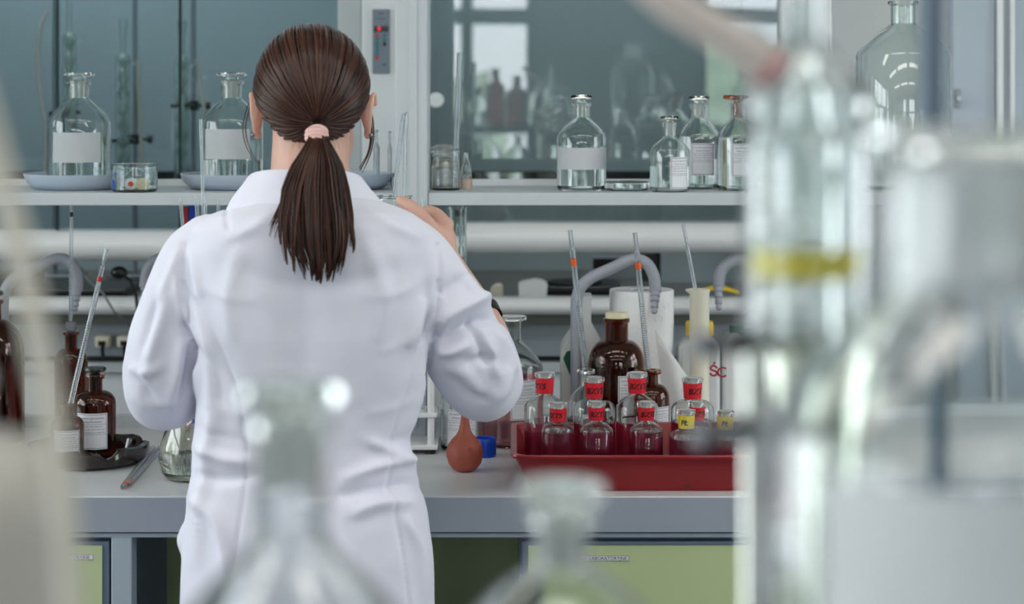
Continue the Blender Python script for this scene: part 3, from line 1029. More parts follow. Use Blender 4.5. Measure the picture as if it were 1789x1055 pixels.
# beaker with caps
t = thing('crystallizing_dish', 'low glass beaker holding small caps beside the leftmost dish', 'beaker', (XX(235, 3.545), 3.545, SH))
MB().lathe([(0, 0), (.037, 0), (.0405, .004), (.0405, .047), (.0415, .049), (.0405, .0495), (.0385, .048), (.0385, .005), (.036, .003), (0, .003)], segs=44).build('glass', 'glass', t, local=True, weld=True)
pr = Print(cyl(.0407, -.75), .0003)
pr.text('BZT', -.004, .03, .009)
pr.rect(-.012, .018, -.004, .0195); pr.rect(-.010, .012, -.003, .022, 2); pr.rect(-.008, .005, -.002, .014, 2)
pr.build('handwriting', 'blue', t)
for (dx, dy, m, lb, rot) in ((-.006, .004, 'label', 'white cap with a red centre inside the low glass beaker', 1), (.014, .002, 'cork', 'cream cap lying in the low glass beaker', 0)):
    c_ = Vector((XX(235, 3.545) + dx, 3.545 + dy, SH + .0032))
    q_ = thing('bottle_cap', lb, 'cap', tuple(c_), 'caps in the low beaker')
    MB().tube([(c_.x, c_.y - .006, c_.z + .0115), (c_.x, c_.y + .004, c_.z + .0115), (c_.x, c_.y + .004, c_.z + .0115), (c_.x, c_.y + .008, c_.z + .0115)], [.0115, .0115, .009, .009], 20).build('cap', m, q_)
    if rot:
        MB().tube([(c_.x, c_.y - .0068, c_.z + .0115), (c_.x, c_.y - .006, c_.z + .0115)], .005, 16).build('centre', 'orange', q_)

# jar with dome lid, graduated beaker, rod, small flask
j = bottle('powder_jar', 'small jar of white powder with a domed stopper, behind the graduated beaker', 775, 3.672, SH, reagent_profile(.0285, .043, .022, .052, .066, .0245, 'round'), 'milky', liquid=(.04, 'powder'), stopper=('dome', 'frosted', .027, .0805), cat='jar')
curved_label(j, .0285, .05, .008, .042, .036)
t = thing('graduated_beaker', 'small graduated glass beaker right of the rack post', 'beaker', (XX(779, 3.605), 3.605, SH))
MB().lathe([(0, 0), (.024, 0), (.0268, .003), (.0268, .07), (.0285, .0725), (.0278, .0733), (.0258, .071), (.0258, .004), (.023, .002), (0, .002)], segs=40).build('glass', 'glass', t, local=True, weld=True)
pr = Print(cyl(.027, .72), .0003)
for q in range(7):
    pr.rect(-.004, .014 + q * .0075, .003, .0146 + q * .0075, 2)
pr.rect(.003, .014, .0034, .06, 1); pr.rect(-.0044, .014, -.004, .06, 1)
pr.build('graduation', 'ink', t)
t = thing('glass_rod', 'long upright glass rod standing in the graduated beaker', 'rod', tuple(P(797, 325, 3.605)))
a, b = Vector((XX(794, 3.605), 3.605, SH + .003)), P(803.5, 92, 3.605)
MB().tube([a, b], .0052, 16, hollow=.0014).build('rod', 'glass_rod', t)
t = thing('small_flask', 'tiny glass flask on a pink rubber foot beside the graduated beaker', 'flask', (XX(813, 3.60), 3.64, SH))
MB().lathe([(.0115, 0), (.0125, .004), (.0115, .018), (.008, .02), (0, .0201)], segs=24).lathe([(0, 0), (.0115, 0)], segs=24).build('foot', mat('pink_rubber', (206, 184, 172), .6, var=.05), t, local=True, weld=True)
MB().lathe([(0, .0203), (.0105, .0203), (.011, .03), (.0095, .042), (.005, .052), (.0045, .064), (.0055, .066), (.004, .066), (.0033, .052), (.008, .041), (.0095, .03), (.009, .0225), (0, .022)], segs=28).build('body', 'glass', t, local=True, weld=True)
t = thing('petri_dish', 'shallow glass petri dish on the shelf right of the lone bottle', 'dish', (XX(1096, 3.6), 3.6, SH))
MB().lathe([(0, 0), (.036, 0), (.0375, .002), (.0375, .0125), (.036, .0125), (.036, .002), (0, .0018)], segs=44).build('dish', 'glass', t, local=True, weld=True)
MB().lathe([(.0385, .004), (.0395, .004), (.0395, .0145), (.038, .0155), (0, .0155), (0, .0142), (.0382, .0138)], segs=44).build('lid', 'glass', t, local=True, weld=True)


def pipette(label, pts, r, band=None, band_y=(0, 0), group='pipettes', marks=None, name='pipette', waist=None, cat='pipette'):
    """straight glass pipette from pts[0] (bottom) to pts[1] (top); band is a coloured ring at fractions band_y; waist a narrowing below the top"""
    a, b = Vector(pts[0]), Vector(pts[1])
    root = thing(name, label, cat, tuple(a), group)
    if waist:
        fr_ = [0, .03, waist - .012, waist - .004, waist, waist + .004, waist + .01, .985, 1]
        rr = [r * .45, r, r, r * .55, r * .5, r * .55, r * .85, r * .85, r * .9]
    else:
        fr_, rr = [0, .03, .98, 1], [r * .6, r, r, r * .95]
    MB().tube([a.lerp(b, f_) for f_ in fr_], rr, 14, hollow=r * .38).build('barrel', 'glass_rod', root)
    if band:
        MB().tube([a.lerp(b, band_y[0]), a.lerp(b, band_y[1])], r * 1.05, 14, caps=False).build('band', band, root)
    if marks:
        d = (b - a).normalized()
        side = d.cross(Vector((0, 1, 0))).normalized()
        mk = MB()
        n0, n1 = marks
        L_ = (b - a).length
        q = n0
        k_ = 0
        while q < n1:
            w_ = r * (.9 if k_ % 5 == 0 else .45)
            c_ = a + d * (q * L_) - Vector((0, r * 1.04, 0))
            mk.add([c_ - side * w_ - d * .0004, c_ + side * w_ - d * .0004, c_ + side * w_ + d * .0004, c_ - side * w_ + d * .0004], [(0, 1, 2, 3)])
            q += .0042 / L_
            k_ += 1
        mk.build('graduation', 'ink', root, smooth=False, recalc=False)
    return root


# ------------------------------------------------------------------ things on the bench, left
bottle('amber_bottle', 'big amber bottle at the left picture edge, behind the cream tube', -18, 3.52, BT, reagent_profile(.0605, .155, .02, .215, .25, .024, 'round'), 'amber_dark', t=.003,
       stopper=('disc', 'black', .024, .265), group='amber bottles')
A2 = bottle('amber_bottle', 'slim amber bottle with a grey plug and an upright pipette', 124, 3.56, BT, reagent_profile(.0295, .134, .0108, .160, .190, .0146, 'round'), 'amber', stopper=('plug', 'grey_rubber', .206), group='amber bottles')
pipette('upright glass pipette with a black ring rising from the plugged amber bottle', (P(123.5, 562, 3.56), P(125, 356, 3.56)), .0033, 'black', (.89, .93), marks=(.1, .6))
# glazed brown dish with four notched lobes
t = thing('brown_dish', 'glossy dark brown notched dish holding the two labelled amber bottles', 'dish', (XX(155, 3.335), 3.335, BT))
vs_, fs = [], []
prof = [(0, 0), (.078, 0), (.092, .006), (.1, .02), (.099, .031), (.092, .033), (.085, .026), (.08, .012), (.076, .008), (0, .008)]
seg = 72
mb = MB().lathe(prof, segs=seg)
for i, p in enumerate(mb.v):
    r = math.hypot(p[0], p[1])
    if p[2] > .01 and r > .07:
        a = math.atan2(p[1], p[0])
        nt_ = max(0, math.cos(4 * (a - .55))) ** 6
        wob = .0015 * math.cos(8 * a)
        mb.v[i] = (p[0] * (1 + .012 * math.cos(8 * a)), p[1] * (1 + .012 * math.cos(8 * a)), p[2] - .013 * nt_ * ((p[2] - .01) / .023) + wob * (p[2] / .033))
mb.build('dish', 'brown_dish', t, local=True, weld=True)
A3 = bottle('amber_bottle', 'labelled amber bottle with a flat black stopper in the brown dish', 166, 3.366, BT + .0085, reagent_profile(.0347, .084, .0125, .105, .1325, .0166, 'round'), 'amber_dark', stopper=('disc', 'black', .0185, .1445),
            group='amber bottles')
curved_label(A3, .0347, .02, .012, .072, .056)
A4 = bottle('amber_bottle', 'small labelled amber bottle with the slanted pipette, left in the brown dish', 118, 3.296, BT + .0085, reagent_profile(.0272, .058, .0105, .074, .094, .013, 'round'), 'amber_dark', group='amber bottles')
curved_label(A4, .0272, .15, .006, .054, .046)
pipette('slanted glass pipette with a red band leaning out of the small amber bottle', (P(107, 772, 3.297), P(186.5, 435, 3.33)), .0046, 'red_band', (.83, .856), marks=(.2, .62), waist=.92)
pipette('glass tube lying on the bench left of the flask, nearer to the dish', (P(213, 857, 3.092) + Vector((0, 0, .0045)), P(268, 787, 3.435) + Vector((0, 0, .0045))), .0043, 'orange', (.05, .09), name='glass_tube', group='loose glass tubes', cat='tube')
pipette('glass tube lying on the bench left of the flask, nearer to the flask', (P(223, 851, 3.118) + Vector((0, 0, .0045)), P(279, 787, 3.435) + Vector((0, 0, .0045))), .0043, 'orange', (.04, .07), name='glass_tube', group='loose glass tubes', cat='tube')
fl = thing('conical_flask', 'clear pear-shaped flask with yellowish liquid beside the coat', 'flask', (XX(341, 3.2), 3.2, BT))
fp = [(0, .003), (.03, 0), (.045, .001), (.054, .012), (.058, .034), (.055, .055), (.045, .085), (.033, .11), (.023, .13), (.018, .15), (.018, .18), (.022, .184), (.0215, .187)]
q = [(0, .004), (.04, .0045), (.0518, .014), (.0558, .034), (.0528, .0545), (.0428, .084), (.031, .109), (.021, .129), (.016, .15), (.016, .18), (.017, .187)]
MB().lathe(fp + list(reversed(q)), segs=48).build('body', 'glass', fl, local=True, weld=True)
MB().lathe(liquid_profile(q, .085, .0008), segs=48).build('liquid', 'yellow_liq', fl, local=True, weld=True)

# hidden beaker with upright pipettes behind the left shoulder
t = thing('tall_beaker', 'tall beaker of upright pipettes hidden behind the woman\'s left arm', 'beaker', (XX(372, 3.42), 3.42, BT))
MB().lathe([(0, 0), (.03, 0), (.032, .003), (.032, .13), (.0335, .132), (.0325, .133), (.0305, .13), (.0305, .004), (.029, .002), (0, .002)], segs=36).build('glass', 'glass', t, local=True, weld=True)
for (xb, xt, yt, dd, lb) in ((352, 315, 347, -.01, 'leftmost'), (362, 343, 345, .012, 'second from the left'), (368, 350.5, 208, .0, 'tallest'), (376, 358, 349, -.014, 'fourth from the left'), (386, 381, 350, .01, 'rightmost')):
    D_ = 3.42 + dd
    pipette('glass pipette rising over the woman\'s left shoulder, ' + lb + ' of five', (Vector((XX(xb, D_), D_, BT + .004)), P(xt, yt, D_)), .0033, group='pipettes behind the left shoulder')
t = thing('marker_box', 'small red and blue box peeking over the woman\'s left shoulder', 'box', (XX(333, 3.6), 3.6, BT))
box('red_half', (XX(321, 3.6), 3.58, BT), (XX(332, 3.6), 3.60, ZZ(362, 3.58)), 'red_band', t)
box('blue_half', (XX(333, 3.6), 3.58, BT), (XX(346, 3.6), 3.60, ZZ(359, 3.58)), 'blue', t)


# ------------------------------------------------------------------ lab taps
def tap(label, pts, nozzle, D, dn, riser):
    root = thing('lab_tap', label, 'tap', (XX(riser, D), D, BT), 'grey lab taps')
    path = [Vector((XX(riser, D), D, BT + .01))] + [P(x, y, D) for x, y in pts]
    # smooth with Catmull-Rom
    out = []
    n = len(path)
    for i in range(n - 1):
        p0, p1, p2, p3 = path[max(i - 1, 0)], path[i], path[i + 1], path[min(i + 2, n - 1)]
        for s in range(6):
            u = s / 6
            out.append(0.5 * ((2 * p1) + (p2 - p0) * u + (2 * p0 - 5 * p1 + 4 * p2 - p3) * u * u + (3 * p1 - p0 - 3 * p2 + p3) * u ** 3))
    out.append(path[-1])
    MB().tube(out, [.0105] * len(out), 18).build('spout', 'tap', root)
    MB().lathe([(0, 0), (.022, 0), (.022, .006), (.0165, .012), (.0165, .05), (.0135, .06), (.012, .062), (0, .062)], (XX(riser, D), D, BT), 28).build('base', 'tap', root)
    MB().tube([(XX(riser, D), D, BT + .035), (XX(riser, D), D - .03, BT + .035), (XX(riser, D), D - .03, BT + .035), (XX(riser, D), D - .042, BT + .035)], [.006, .006, .013, .013], 14).build('valve_handle', 'tap', root)
    a, b = P(nozzle[0][0], nozzle[0][1], D), P(nozzle[1][0], nozzle[1][1], D - dn)
    fr_ = [0, .08, .1, .28, .3, .42, .5, .55, .68, .76, .8, .92, 1]
    rr = [.0095, .0105, .0085, .0085, .0065, .008, .008, .0055, .0068, .0068, .0046, .0058, .0042]
    MB().tube([a.lerp(b, f_) for f_ in fr_], rr, 16).build('hose_barb', 'tap', root)
    return root


tap('grey curved lab tap at the far left, above the plugged amber bottle', [(5, 620), (5, 560), (8, 512), (28, 484), (72, 463), (103, 452), (126, 462), (135, 487), (134, 508)], ((134, 506), (130, 544)), 3.63, .01, 5)
tap('grey lab tap mostly hidden by the woman\'s left arm', [(392, 620), (392, 540), (380, 490), (345, 468), (300, 452), (272, 455), (257, 474), (253, 500)], ((253, 498), (256, 532)), 3.63, .01, 392)
tap('grey curved lab tap arching over the paper roll', [(1007, 640), (1007, 560), (1010, 512), (1030, 487), (1070, 468), (1105, 453), (1129, 460), (1142, 482), (1145, 508)], ((1145, 506), (1143, 547)), 3.535, .02, 1007)
tap('grey lab tap right of the measuring cylinder, half behind the glass column', [(1400, 620), (1400, 540), (1388, 492), (1350, 470), (1305, 454), (1278, 456), (1260, 474), (1255, 500)], ((1255, 498), (1256, 541)), 3.6, .02, 1400)

# ------------------------------------------------------------------ things on the bench, right
t = thing('pipette_stand', 'white two-tier pipette stand beside the woman\'s waist', 'stand', (XX(700, 3.44), 3.44, BT))
sx0, sx1, sy0, sy1 = XX(628, 3.41), XX(765, 3.41), 3.397, 3.490
box('base_plate', (sx0, sy0, BT + .008), (sx1, sy1, BT + .016), 'gloss_white', t, bevel=.002)
box('middle_plate', (sx0, sy0 + .005, .962), (sx1 - .001, sy1 - .005, .970), 'gloss_white', t, bevel=.002)
box('top_plate', (sx0, sy0 + .005, 1.19), (sx1 - .001, sy1 - .005, 1.198), 'gloss_white', t, bevel=.002)
for x in (sx0 + .01, sx1 - .012):
    for y in (sy0 + .014, sy1 - .014):
        MB().tube([(x, y, BT + .016), (x, y, .962)], .006, 12).tube([(x, y, .970), (x, y, 1.19)], .006, 12).build('post', 'gloss_white', t)
        MB().lathe([(0, 0), (.008, 0), (.008, .008), (0, .008)], (x, y, BT), 14).build('foot', 'black', t)
for (x, yt, dd, lb) in ((739.5, 349, 0, 'rightmost'), (726, 372, .02, 'middle'), (711, 380, -.015, 'leftmost')):
    D_ = 3.465 + dd * .8
    pipette('glass pipette in the white stand, ' + lb + ' of the three', (Vector((XX(x, D_), D_ - .02, .9702)), P(x, yt, D_ - .02)), .0042, group='pipettes in the white stand')
t = thing('bent_glass_tube', 'sharply bent glass tube rising in front of the rack post', 'tube', tuple(P(688, 420, 3.38)))
MB().tube([Vector((XX(672, 3.38), 3.38, BT + .004)), P(690, 330, 3.38), P(703, 214, 3.38), P(706, 199, 3.38), P(708.5, 197, 3.38), P(710, 203, 3.38), P(708, 240, 3.38), P(707, 330, 3.38), P(706, 420, 3.38)], .0034, 12, hollow=.0012).build('tube', 'glass_rod', t)
for x, yt, yb, lb in ((658, 226, 324, 'wider of two glass ampoules in the dish by the woman\'s neck'), (681, 228, 324, 'slimmer of two glass ampoules in the dish by the woman\'s neck')):
    Dq = 3.62
    t = thing('glass_ampoule', lb, 'ampoule', (XX(x, Dq), Dq, SH + .0035), 'ampoules in the dish')
    rr_ = .0055 if x < 670 else .0038
    hh = ZZ(yt, Dq) - SH - .0035
    MB().lathe([(0, 0), (rr_, 0), (rr_, hh * .68), (rr_ * .55, hh * .74), (rr_ * .5, hh * .8), (rr_ * .85, hh * .86), (rr_ * .8, hh * .98), (0, hh), (0, hh - .002), (rr_ * .5, hh * .97), (rr_ * .55, hh * .87), (rr_ * .25, hh * .8), (rr_ * .3, hh * .74), (rr_ * .7, hh * .67), (rr_ * .7, .003), (0, .003)], segs=18).build('ampoule', 'glass_rod', t, local=True, weld=True)
# tall graduated cylinder behind the forearm
t = thing('graduated_cylinder', 'tall clear graduated cylinder behind the woman\'s right hand', 'cylinder', (XX(799, 3.56), 3.56, BT))
hc = ZZ(361, 3.56) - BT
MB().lathe([(0, 0), (.03, 0), (.031, .006), (.018, .012), (.0165, .02), (.0165, hc - .004), (.018, hc), (.016, hc), (.0145, hc - .006), (.0145, .022), (0, .02)], segs=36).build('glass', 'glass_g', t, local=True, weld=True)
pr = Print(cyl(.0167, .1), .0002)
for q in range(40):
    pr.rect(-.006, .10 + q * .006, (.006 if q % 5 == 0 else 0), .1006 + q * .006, 2)
pr.build('graduation', 'ink', t)
pipette('thin glass tube standing inside the tall graduated cylinder', (Vector((XX(803, 3.56), 3.56, BT + .022)), P(806, 392, 3.56)), .0045, 'red_band', (.82, .84), group='pipettes', waist=.9)

Sm = bottle('reagent_bottle', 'small clear labelled bottle under the woman\'s right elbow', 808, 3.455, BT, reagent_profile(.0375, .083, .013, .115, .14, .016, 'round'), stopper=('disc', 'glass_g', .018, .152))
curved_label(Sm, .0375, -.02, .012, .073, .056)
Pk = bottle('pink_bottle', 'large clear bottle of dull rose liquid behind the right elbow', 894, 3.5, BT, reagent_profile(.0545, .135, .0175, .182, .2235, .0262), t=.003, liquid=(.131, 'pink_dark'))
curved_label(Pk, .0545, .42, .05, .118, .05)
rb_ = thing('rubber_bulb', 'terracotta rubber pipette bulb standing on the bench', 'bulb', (XX(812, 3.255), 3.255, BT))
MB().lathe([(0, 0), (.012, .0004), (.02, .0045), (.0265, .013), (.0298, .025), (.0298, .032), (.0275, .042), (.0215, .0515), (.0145, .0585), (.0098, .066), (.0076, .077), (.006, .09), (.0052, .101), (.0048, .1035), (.003, .104), (0, .1035)], segs=48).build('bulb', 'rubber', rb_, local=True)
cm = MB()
for k in range(20):
    a = 2 * PI * k / 20
    cm.add([], [])
a0 = .33
cpt = lambda r, a: (math.sin(a0 + r * math.cos(a) / .0285) * (.0285 + .0006), -math.cos(a0 + r * math.cos(a) / .0285) * (.0285 + .0006), .0395 + r * math.sin(a))
MB().tube([cpt(.0035, 2 * PI * k / 20) for k in range(21)], .0006, 6).build('moulded_mark', 'rubber', rb_, local=True)
bc = thing('blue_cap', 'open blue screw cap lying behind the rubber bulb', 'cap', (XX(847, 3.385), 3.385, BT))
MB().lathe([(0, 0), (.0178, 0), (.0185, .002), (.0185, .03), (.0175, .0315), (.0155, .031), (.0155, .003), (0, .003)], segs=48).build('cap', 'blue', bc, local=True, weld=True)
rb2 = MB()
for k in range(36):
    a = 2 * PI * k / 36
    p0 = (.0187 * math.sin(a), -.0187 * math.cos(a), .004)
    rb2.tube([p0, (p0[0], p0[1], .026)], .0007, 5)
rb2.build('ridges', 'blue', bc, local=True)

# red tray
tr = thing('red_tray', 'deep red plastic tray full of taped bottles', 'tray', (.2, 3.22, BT))
mb = MB()
def rrect(x0, x1, y0, y1, r, z, n=6):
    out = []
    for cx_, cy_, a0 in ((x1 - r, y0 + r, -PI / 2), (x1 - r, y1 - r, 0), (x0 + r, y1 - r, PI / 2), (x0 + r, y0 + r, PI)):
        for k in range(n + 1):
            a = a0 + PI / 2 * k / n
            out.append((cx_ + r * math.cos(a), cy_ + r * math.sin(a), z))
    return out
TX0, TX1, TY0, TY1 = -.0015, .42, 3.068, 3.375
TZ = ZZ(795, 3.07)
rings = [rrect(TX0 + .03, TX1 - .03, TY0 + .028, TY1 - .028, .018, BT + .0005),
         rrect(TX0 + .006, TX1 - .006, TY0 + .008, TY1 - .008, .02, TZ - .008),
         rrect(TX0, TX1, TY0, TY1, .022, TZ - .006), rrect(TX0 - .001, TX1 + .001, TY0 - .001, TY1 + .001, .022, TZ - .003), rrect(TX0, TX1, TY0, TY1, .022, TZ),
         rrect(TX0 + .009, TX1 - .009, TY0 + .009, TY1 - .009, .02, TZ - .001),
         rrect(TX0 + .031, TX1 - .031, TY0 + .030, TY1 - .030, .016, BT + .0035)]
n = len(rings[0])
vv = [p for r_ in rings for p in r_]
ff = []
for i in range(len(rings) - 1):
    for k in range(n):
        k2 = (k + 1) % n
        ff.append((i * n + k, i * n + k2, (i + 1) * n + k2, (i + 1) * n + k))
ff.append(tuple(reversed(range(n))))
ff.append(tuple(range((len(rings) - 1) * n, len(rings) * n)))
mb.add(vv, ff)
mb.build('tray', 'tray', tr)
TF = BT + .0038


def sample_bottle(label, x, D, R, yl, tape, word, level_y, style='cone', word_a=0.0, seal=False):
    k = D / F
    H = ZZ(yl, D) - TF
    nr = R * .43 if R < .03 else R * .38
    zn = H - (.031 if R < .03 else .036)
    zs = zn - (R - nr) * (.85 if style == 'cone' else .8)
    o = bottle('sample_bottle', label, x, D, TF, reagent_profile(R, zs, nr, zn, H, nr * 1.3, style), t=.002, tb=.0035, liquid=(ZZ(level_y, D) - TF, 'pink'),
               stopper=('plug', 'frosted', H + .001), group='taped bottles in the red tray')
    # tape round the neck
    m_ = 'red_tape' if tape == 'red' else 'yellow_tape'
    zt0, zt1 = zn + .003, H - .0075
    tm = MB()
    nn = 26
    rt = lambda z: nr * 1.03 + .0005 + (z - zt0) / (zt1 - zt0) * nr * .12
    v = []
    for q in range(nn + 1):
        a = -2.3 + 4.6 * q / nn
        for z in (zt0, zt1):
            v.append((rt(z) * math.sin(a), -rt(z) * math.cos(a), z))
    tm.add(v, [(2 * q, 2 * q + 2, 2 * q + 3, 2 * q + 1) for q in range(nn)])
    to = tm.build('tape', m_, o, local=True, recalc=False)
    rm = nr * 1.12
    pr = Print(lambda u, vv_, h: ((rt((zt0 + zt1) / 2 + vv_) + h) * math.sin(word_a + u / rm), -(rt((zt0 + zt1) / 2 + vv_) + h) * math.cos(word_a + u / rm), (zt0 + zt1) / 2 + vv_), .0005)
    pr.text(word, 0, -.0008, nr * 1.0, .15, .028)
    pr.build('handwriting', 'marker', to)
    if seal:
        pr = Print(cyl(R, seal), .0004)
        n_ = 18
        c0 = (0, .018)
        pr.mb.add([pr.m(c0[0] + .0036 * math.cos(2 * PI * q / n_), c0[1] + .0045 * math.sin(2 * PI * q / n_), .0004) for q in range(n_)], [tuple(range(n_))])
        for q in range(11):
            a = 2 * PI * q / 11
            u, vv_ = .0062 * math.cos(a), .0072 * math.sin(a)
            pr.rect(u - .0007, .018 + vv_ - .0007, u + .0007, .018 + vv_ + .0007, 1)
        pr.build('white_seal', 'label', o)
    return o


sample_bottle('red-taped bottle at the tray\'s left back corner', 952, 3.28, .0338, 651, 'red', 'BZT5', 735, 'cone', -.9, seal=.62)
sample_bottle('red-taped bottle in the back row, second from the left', 1038, 3.28, .0348, 659, 'red', 'BZT5', 737, 'round', .12)
sample_bottle('red-taped bottle in the back row, in front of the large amber bottle\'s label', 1113, 3.28, .0345, 651, 'red', 'BZT5', 735, 'cone', .1)
sample_bottle('red-taped bottle in the back row, rightmost, before the measuring cylinder', 1210, 3.28, .0355, 660, 'red', 'BZT', 735, 'round', .3)
sample_bottle('red-taped small bottle at the front left of the tray', 975, 3.15, .0262, 704, 'red', 'BZT5', 753, 'round', -.5)
sample_bottle('red-taped small bottle in the front row with a white seal mark', 1042, 3.15, .0264, 702, 'red', 'BZT5', 752, 'cone', .25, seal=-.42)
sample_bottle('red-taped small bottle in the front row, third from the left', 1129, 3.15, .0262, 702, 'red', 'BZT5', 752, 'cone', .3)
sample_bottle('yellow-taped small bottle in the front row', 1199, 3.118, .0262, 716, 'yellow', 'PŁ', 765, 'round', -.3)
sample_bottle('red-taped small bottle half hidden behind the yellow-taped one', 1218, 3.197, .0250, 702, 'red', 'BZT5', 752, 'round', .35)
sample_bottle('yellow-taped bottle at the right, half behind the glass column', 1267, 3.14, .0262, 718, 'yellow', 'PŁ', 765, 'round', -.1)

# bottles behind the tray
Cb = bottle('reagent_bottle', 'clear open bottle with a pipette behind the tray', 1024, 3.42, BT, reagent_profile(.0325, .085, .0105, .114, .1415, .0152), liquid=(.06, 'water'))
curved_label(Cb, .0325, .3, .02, .07, .04)
Ba = bottle('amber_bottle', 'large amber bottle with a cream stopper behind the red tray', 1077, 3.485, BT, reagent_profile(.0498, .138, .0205, .184, .2215, .0232, 'round'), 'amber_dark', t=.003, stopper=('plug', 'cork', .2315), group='amber bottles')
curved_label(Ba, .0498, .5, .06, .128, .05)
Bs = bottle('amber_bottle', 'small amber bottle with a pipette beside the large amber one', 1138, 3.42, BT, reagent_profile(.0312, .093, .0115, .117, .1415, .0168, 'round'), 'amber_dark', group='amber bottles')
curved_label(Bs, .0312, .5, .03, .082, .04)
pipette('glass pipette with an orange band, left of the large amber bottle', (P(1031, 720, 3.424), P(996, 402, 3.40)), .0049, 'orange', (.805, .845), marks=(.12, .62), waist=.91)
pipette('glass pipette with an orange band, right of the large amber bottle', (P(1139, 720, 3.424), P(1109.5, 407, 3.40)), .0049, 'orange', (.80, .84), marks=(.12, .62), waist=.91)

# paper towel roll
pt = thing('paper_roll', 'white embossed paper towel roll behind the amber bottles', 'paper roll', (XX(1121, 3.592), 3.592, BT))
MB().lathe([(.02, 0), (.0572, 0), (.0575, .003), (.0575, .2585), (.0568, .261), (.02, .261)], segs=60, closed=True).build('roll', 'paper', pt, local=True)
MB().lathe([(.0175, .001), (.0199, .001), (.0199, .259), (.0175, .259)], segs=40, closed=True).build('core', mat('cardboard', (120, 104, 88), .9, var=.08), pt, local=True)
# loose sheet hanging off to the right
vs_, fs = [], []
for i in range(13):
    s = i / 12
    for jz in range(11):
        z = .012 + (.185 - .11 * s) * jz / 10
        a = .35
        x0_, y0_ = .0582 * math.sin(a), -.0582 * math.cos(a)
        vs_.append((x0_ + s * .075, y0_ + .012 * s + .006 * math.sin(5 * s + jz * .3), z))
for i in range(12):
    for jz in range(10):
        q = i * 11 + jz
        fs.append((q, q + 11, q + 12, q + 1))
sh = MB().add(vs_, fs).build('loose_sheet', 'paper', pt, local=True)
sd = sh.modifiers.new('thickness', 'SOLIDIFY')
sd.thickness = .0008
# embossed curls
em = MB()
rr = random.Random(3)
for i in range(26):
    a0, z0_, r0 = rr.uniform(-1.2, 1.1), rr.uniform(.02, .24), rr.uniform(.005, .012)
    ph = rr.uniform(0, 6.28)
    em.tube([(math.sin(a0 + r0 * (1 - q / 26) * math.cos(ph + q * .42) / .0575) * .0577, -math.cos(a0 + r0 * (1 - q / 26) * math.cos(ph + q * .42) / .0575) * .0577, z0_ + r0 * (1 - q / 26) * math.sin(ph + q * .42)) for q in range(20)], .0005, 5)
e_ = em.build('embossing', 'paper', pt, local=True)
e_['kind'] = 'stuff'

# plastic jug with the green label
jg = thing('plastic_jug', 'white plastic jug with a dark green label behind the tap', 'jug', (XX(1018, 3.605), 3.605, BT))
JX = XX(1018, 3.605)
jo = [(-.04, 0), (.04, 0), (.04, .13), (.032, .17), (.018, .195), (.014, .205), (.014, .243), (.0165, .245), (.0165, .25), (-.0105, .25), (-.0105, .205), (-.018, .19), (-.036, .165), (-.04, .15)]
MB().prism([(JX + x, 3.57, BT + z) for x, z in jo], None, (0, .075, 0)).build('body', 'hdpe', jg, bevel=.009)
MB().prism([(JX + x, 3.5685, BT + z) for x, z in ((-.036, .14), (-.030, .152), (-.018, .157), (-.018, .1), (-.026, .115))], None, (0, .0012, 0)).build('label', 'greenlab', jg, smooth=False)
MB().prism([(JX + x, 3.5685, BT + z) for x, z in ((.0, .13), (.014, .137), (.026, .128), (.03, .11), (.022, .088), (.006, .084), (-.004, .1))], None, (0, .0012, 0)).build('label', 'greenlab', jg, smooth=False)

# measuring cylinder in cream plastic
mc = thing('measuring_cylinder', 'tall cream plastic measuring cylinder with a pipette in it', 'cylinder', (XX(1222, 3.5), 3.5, BT))
mb = MB().lathe([(0, 0), (.031, 0), (.032, .005), (.021, .012), (.0172, .02), (.0172, .262), (.0185, .268), (.0185, .271), (.0165, .271), (.0152, .262), (.0152, .02), (0, .018)], segs=40)
for i, p in enumerate(mb.v):
    if p[2] > .265 and p[0] < -.01:
        mb.v[i] = (p[0] - .006 * max(0, 1 - abs(p[1]) / .012), p[1], p[2])
mb.build('cylinder', 'cream', mc, local=True, weld=True)
pipette('thin glass pipette leaning in the cream measuring cylinder', (P(1233, 600, 3.5), P(1193, 390, 3.5)), .0035, group='pipettes', waist=.83)
# jerrycan with the yellow cap
jc = thing('plastic_canister', 'white plastic canister with a yellow cap and red lettering', 'canister', (XX(1222, 3.585), 3.585, BT))
X0, X1 = XX(1186, 3.56), XX(1258, 3.56)
cz = lambda y: ZZ(y, 3.56)
MB().prism([(X0, 3.556, BT), (X1, 3.556, BT), (X1, 3.556, cz(606)), (X1 - .01, 3.556, cz(592)), (X0 + .02, 3.556, cz(592)), (X0, 3.556, cz(606))], None, (0, .066, 0)).build('body', 'hdpe', jc, bevel=.007)
MB().lathe([(0, 0), (.0245, 0), (.025, .002), (.025, .022), (.0235, .0255), (0, .026)], (XX(1222, 3.585), 3.585, cz(589)), 36).build('cap', 'yellow', jc)
L = LOC[jc.name]
pr = Print(lambda u, v, h: (XX(1253, 3.556) + u - L[0], 3.556 - h - L[1], ZZ(649, 3.556) + v - L[2]), .0006)
pr.text('Ś', -.0065, 0, .026, 0, .02)
pr.build('letter', 'red_ink', jc)
pr = Print(pr.m, .0006)
pr.text('C', .0075, -.002, .026, 0, .02)
pr.build('letter', 'red_ink', jc)
j2 = thing('plastic_canister', 'small translucent white canister right of the yellow-capped one', 'canister', (XX(1290, 3.6), 3.6, BT))
X0, X1 = XX(1262, 3.58), XX(1330, 3.58)
MB().prism([(X0, 3.58, BT), (X1, 3.58, BT), (X1, 3.58, cz(640)), (X0 + .03, 3.58, cz(585)), (X0 + .012, 3.58, cz(588)), (X0, 3.58, cz(612))], None, (0, .06, 0)).build('body', 'hdpe', j2, bevel=.007)
